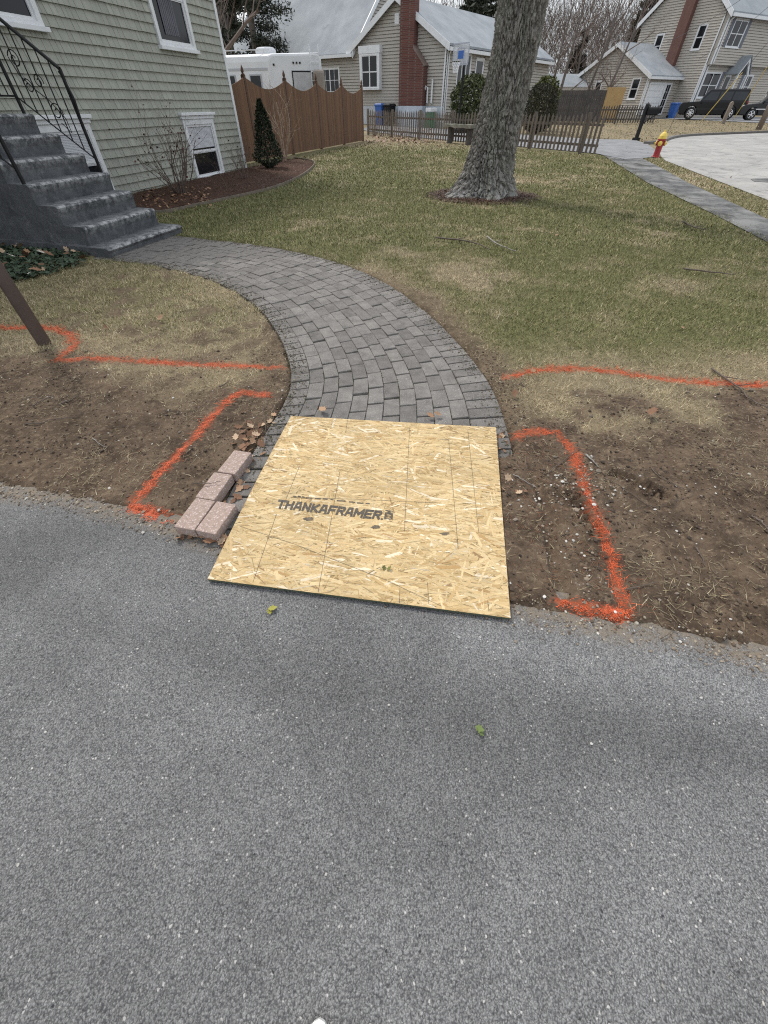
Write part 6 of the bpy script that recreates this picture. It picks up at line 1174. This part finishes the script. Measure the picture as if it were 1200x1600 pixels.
# ---------------------------------------------------------------- sprayed paint
labs = {'a': 'orange paint line with a hook around the brown post', 'b': 'orange paint bracket beside the loose pavers', 'c': 'orange paint line across the grass on the right', 'd': 'orange paint bracket in the bare soil right of the board'}
m, t, b = _mat('orange_marking_paint'); b.inputs['Roughness'].default_value = .7; vec = _coord(t); t.links.new(_mixc(t, _ramp(t, _noise(t, vec, 70, 3), .35, .65), (.64, .115, .034), (.46, .078, .028)), b.inputs['Base Color']); M['orange'] = m
for kx, pl in STR.items():
    L = np.sum(np.linalg.norm(np.diff(pl, axis=0), axis=1)); n = int(L*5200); rs_ = resample(pl, 200); i = rng.integers(0, 200, n); hw_ = .0135 if kx in 'bd' else .016
    x = rs_[i, 0]+rng.normal(0, hw_, n); y = rs_[i, 1]+rng.normal(0, hw_, n)
    if kx in 'bd':
        m2_ = int(n*.28); j = rng.integers(168 if kx == 'b' else 165, 199, m2_); x = np.r_[x, rs_[j, 0]+rng.normal(0, .02, m2_)]; y = np.r_[y, rs_[j, 1]+rng.normal(0, .018, m2_)]
    dn = fbm(x, y, 22, 3, 4); k = (dn > .43+.17*rng.random(len(x))) & (y > y_edge(x)-.03) ; x, y = x[k], y[k]; n = len(x); r = rng.uniform(.0008, .0026, n); a = rng.uniform(0, 6.28, n); z = np.maximum(gh(x, y), 0)+rng.uniform(.0006, .002, n)
    ang = a[:, None]+np.array([0, 1.3, 2.4, 3.6, 5.0])[None]; rr = r[:, None]*rng.uniform(.5, 1.3, (n, 5)); tl = rng.normal(0, .15, (n, 2)); ox, oy = rr*np.cos(ang), rr*np.sin(ang); V = np.stack([x[:, None]+ox, y[:, None]+oy, z[:, None]+ox*tl[:, :1]+oy*tl[:, 1:]], -1).reshape(-1, 3)
    c0 = V[0]*V3((1, 1, 0)); tag(npmesh('paint_line', V, np.arange(n*5).reshape(-1, 5), M['orange'], org=c0), labs[kx], 'paint mark', 'orange marking paint on the ground')
# ---------------------------------------------------------------- fallen leaves
def leaves(pts, s0, s1, cols, name, label, curl=.5, lift=.004, zf=None, parent=None):
    mb = MB()
    for (x, y) in pts:
        s = random.uniform(s0, s1); a = random.uniform(0, 6.28); z = (float(gh(np.array([x]), np.array([y]))[0]) if zf is None else zf(x, y))+lift+random.uniform(0, s*.25); tl = random.gauss(0, curl*.6), random.gauss(0, curl*.6); k1 = random.uniform(.2, 1)*curl
        mb.col = tuple(np.array(random.choice(cols))*random.uniform(.75, 1.2)); out = [(0, -.5), (.16, -.3), (.34, -.22), (.24, -.05), (.4, .12), (.2, .22), (.14, .4), (0, .52), (-.14, .4), (-.2, .22), (-.4, .12), (-.24, -.05), (-.34, -.22), (-.16, -.3)]
        ca, sa = math.cos(a), math.sin(a); n0 = [(x, y, z)]
        for u, v in out: X_, Y_ = u*s, v*s; n0.append((x+X_*ca-Y_*sa, y+X_*sa+Y_*ca, z+X_*tl[0]+Y_*tl[1]+k1*(u*u*1.6+v*v*.6)*s))
        mb.add(n0, [(0, i+1, (i+1) % 14+1) for i in range(14)])
    o = mb.build(name, M['leaf'], parent, fix=False); return tag(o, label, 'leaves', kind='stuff')
BR = [(.26, .15, .085), (.34, .21, .125), (.20, .105, .06), (.42, .30, .20), (.16, .085, .05)]
random.seed(9); lp = []
for u, v, n, su, sv in ((396, 686, 26, 12, 16), (386, 718, 22, 10, 14), (362, 752, 14, 9, 12), (345, 792, 4, 8, 10), (312, 838, 14, 22, 5), (352, 846, 10, 10, 4), (786, 690, 9, 7, 8), (800, 760, 5, 12, 30), (403, 660, 12, 10, 10)):
    for _ in range(n): q = G(u+random.gauss(0, su), v+random.gauss(0, sv), .01); lp.append((q[0], q[1]))
leaves([q for q in lp if not inpoly(np.array([q[0]]), np.array([q[1]]), BDP)[0]], .024, .056, BR, 'fallen_leaves', 'curled brown leaves heaped between loose pavers and board', .6, zf=lambda x, y: max(.004, float(gh(np.array([x]), np.array([y]))[0])))
lp = [tuple(G(random.uniform(575, 680), random.uniform(206, 224))[:2]) for _ in range(420)]; lp = [(x+random.gauss(0, .3), y+random.gauss(0, .5)) for x, y in lp]; leaves(lp, .08, .17, [(.3, .19, .13), (.22, .12, .08), (.36, .26, .2)], 'fallen_leaves', 'leaf litter along the left end of the picket fence', .6)
lp = [tuple(G(random.uniform(225, 330), random.uniform(296, 328))[:2]) for _ in range(170)]; leaves(lp, .04, .08, BR[:3], 'fallen_leaves', 'brown leaves under the leafless shrub by the house', .6)
lp = [tuple(G(u+random.uniform(-2, 2), v)[:2]) for u, v in ((905, 421), (968, 418), (170, 520), (255, 507), (868, 375), (670, 310), (1140, 280), (690, 330), (1010, 655), (545, 450), (800, 625), (300, 470), (180, 460), (830, 590), (1060, 520))]; leaves(lp, .04, .08, BR, 'fallen_leaves', 'single dry leaves lying on the lawn', .6, lift=.03)
q = G(672, 656); leaves([tuple(G(672, 657)[:2]), tuple(G(505, 648)[:2]), tuple(G(683, 655)[:2])], .05, .08, BR[:2], 'fallen_leaves', 'brown leaves on the pavers above the board edge', .5, lift=.02, zf=lambda x, y: .012)
leaves([tuple(G(427, 953)[:2]), tuple(G(422, 957)[:2])], .02, .035, [(.3, .28, .06)], 'fallen_leaves', 'yellow green sprig on the driveway by the board', .5, zf=lambda x, y: .002); leaves([tuple(G(748, 1140)[:2]), tuple(G(750, 1145)[:2])], .02, .03, [(.12, .16, .05)], 'fallen_leaves', 'small green lichen scrap on the driveway', .5, zf=lambda x, y: .002)
p = bpx(600, 888); leaves([(p[0], p[1]), (p[0]+.02, p[1]-.004)], .02, .03, [(.16, .16, .05)], 'fallen_leaves', 'small olive green scrap lying on the strand board', .5, zf=lambda x, y: p[2])
# ---------------------------------------------------------------- sticks
M['stick'] = mat('stick_bark', (.07, .052, .042), (.15, .12, .1), 30, .9); M['birch'] = mat('lichen_stick', (.10, .085, .075), (.36, .35, .32), 22, .9)
def stick(px, r, label, mt='stick', lift=.01, side=0, name='stick'):
    r *= .75; P = [G(u, v) for u, v in px]; P = resample(chaikin(np.array(P), 2), 14); z = np.maximum(gh(P[:, 0], P[:, 1]), .004); mb = MB(); Q = [V3((x, y, zz+r+lift+random.uniform(-.002, .004))) for (x, y, _), zz in zip(P, z)]; mb.tube(Q, list(np.linspace(r*1.15, r*.5, 14)), 6)
    for _ in range(side): i = random.randint(3, 10); a = random.uniform(0, 6.28); mb.tube([Q[i], Q[i]+V3((math.cos(a)*.06, math.sin(a)*.06, .015)), Q[i]+V3((math.cos(a+.3)*.12, math.sin(a+.3)*.12, .02))], [r*.6, r*.45, r*.2], 5)
    tag(mb.build(name, M[mt], org=Q[0], smooth=True, fix=False), label, 'stick', 'sticks on the ground')
random.seed(4)
stick([(1108, 582), (1140, 608), (1170, 632), (1195, 648)], .008, 'thick lichen covered stick crossing the orange line on the right', 'stick', .012, 2)
stick([(680, 378), (715, 382), (745, 388), (765, 398)], .012, 'dark stick lying on the lawn left of centre', lift=.03, side=2); stick([(760, 377), (775, 390), (805, 400)], .012, 'forked pale stick on the lawn before the tree', 'birch', .03, 2)
stick([(1065, 427), (1100, 432), (1145, 437)], .010, 'long thin stick on the right lawn', lift=.03); stick([(1065, 352), (1080, 362), (1100, 365)], .014, 'short twig on the lawn near the sidewalk', lift=.03, side=2)
stick([(940, 752), (985, 775), (1020, 800), (1078, 778)], .002, 'thin root curving over the bare soil', lift=.004); stick([(1015, 735), (1040, 757), (1080, 776)], .003, 'thin twig by the upper shoe print', lift=.004)
stick([(1083, 858), (1092, 872), (1098, 888)], .004, 'small dark twig in the right hand soil', lift=.004); stick([(855, 742), (880, 722), (905, 703)], .0028, 'bent twig crossing the orange bracket top', lift=.006, side=1); stick([(975, 925), (1000, 920), (1022, 914)], .003, 'twig touching the lower end of the orange bracket', lift=.004)
stick([(912, 716), (925, 727), (933, 735)], .006, 'short pale stub of wood in the soil right of the bracket', 'birch', .004); stick([(1170, 810), (1185, 822), (1199, 838)], .005, 'dark twig at the right edge in the bare soil', lift=.004, side=1)
stick([(45, 668), (90, 662), (135, 650)], .004, 'long thin stick in the left hand soil', lift=.004); stick([(55, 640), (72, 632), (88, 625)], .005, 'forked twig in the left hand soil', lift=.004, side=1); stick([(95, 637), (112, 630), (128, 624)], .006, 'short dark straight twig in the left hand soil', lift=.004)
stick([(148, 690), (158, 698), (170, 703)], .003, 'tiny pale twig in the left hand soil', 'birch', .004); stick([(310, 776), (335, 772), (352, 770)], .003, 'dark twig lying across a loose paver', lift=.062); stick([(420, 622), (412, 650), (420, 690), (408, 725)], .0022, 'wiry root hanging beside the strand board', lift=.02); stick([(800, 745), (822, 755), (838, 765)], .003, 'thin pale twig right of the strand board', 'birch', .004)
stick([(345, 612), (357, 605), (362, 600)], .005, 'short dark twig between the two left paint marks', lift=.01); stick([(1030, 1000), (1048, 990), (1050, 975)], .002, 'hair thin root at the driveway edge on the right', lift=.004)
# ---------------------------------------------------------------- ivy patch by the steps
n = 3400; k = 0; P = []
IVP = np.array([G(u, v)[:2] for u, v in ((-60, 395), (0, 385), (70, 392), (110, 385), (140, 398), (128, 418), (80, 432), (20, 446), (-60, 455))])
while len(P) < 2600:
    q = np.array([random.uniform(IVP[:, 0].min(), IVP[:, 0].max()), random.uniform(IVP[:, 1].min(), IVP[:, 1].max())])
    if inpoly(np.array([q[0]]), np.array([q[1]]), IVP)[0]: P.append((q[0]+random.gauss(0, .03), q[1]+random.gauss(0, .03)))
o = leaves(P, .035, .07, [(.035, .055, .030), (.05, .075, .04), (.028, .042, .025), (.07, .10, .065)], 'ivy', 'dark green ivy ground cover beside the concrete steps', .6, .02); o['category'] = 'ivy'
leaves([P[i] for i in range(0, 60)], .05, .09, BR+[(.6, .55, .48)], 'fallen_leaves', 'brown leaves caught in the ivy', .6, .05)
# ---------------------------------------------------------------- mulch chips
n = 15000; x, y = scatter(n, -6, 0, 7, 19); k = inpoly(x, y, BED); x, y = x[k], y[k]; a = rng.uniform(0, 6.28, 9000); rr = np.sqrt(rng.uniform(.1, 1.15, 9000))*.98; x = np.r_[x, TREE[0]+1.12*rr*np.cos(a)]; y = np.r_[y, TREE[1]-.05+rr*np.sin(a)]; n = len(x)
hw = (x-HB[0])*wN[0]+(y-HB[1])*wN[1]; k = hw > .03; x, y = x[k], y[k]; n = len(x)
blades(np.stack([x, y, gh(x, y)+.004], 1), rng.uniform(.03, .08, n), rng.uniform(.008, .02, n), rng.uniform(0, 6.28, n), rng.uniform(1.1, 1.65, n), np.array([(.06, .032, .022), (.10, .055, .038), (.035, .02, .015), (.15, .09, .065)])[rng.integers(0, 4, n)]*rng.uniform(.7, 1.2, (n, 1)), 'mulch_chips', 'dark red brown bark mulch in the bed and around the trunk', 'mulch')
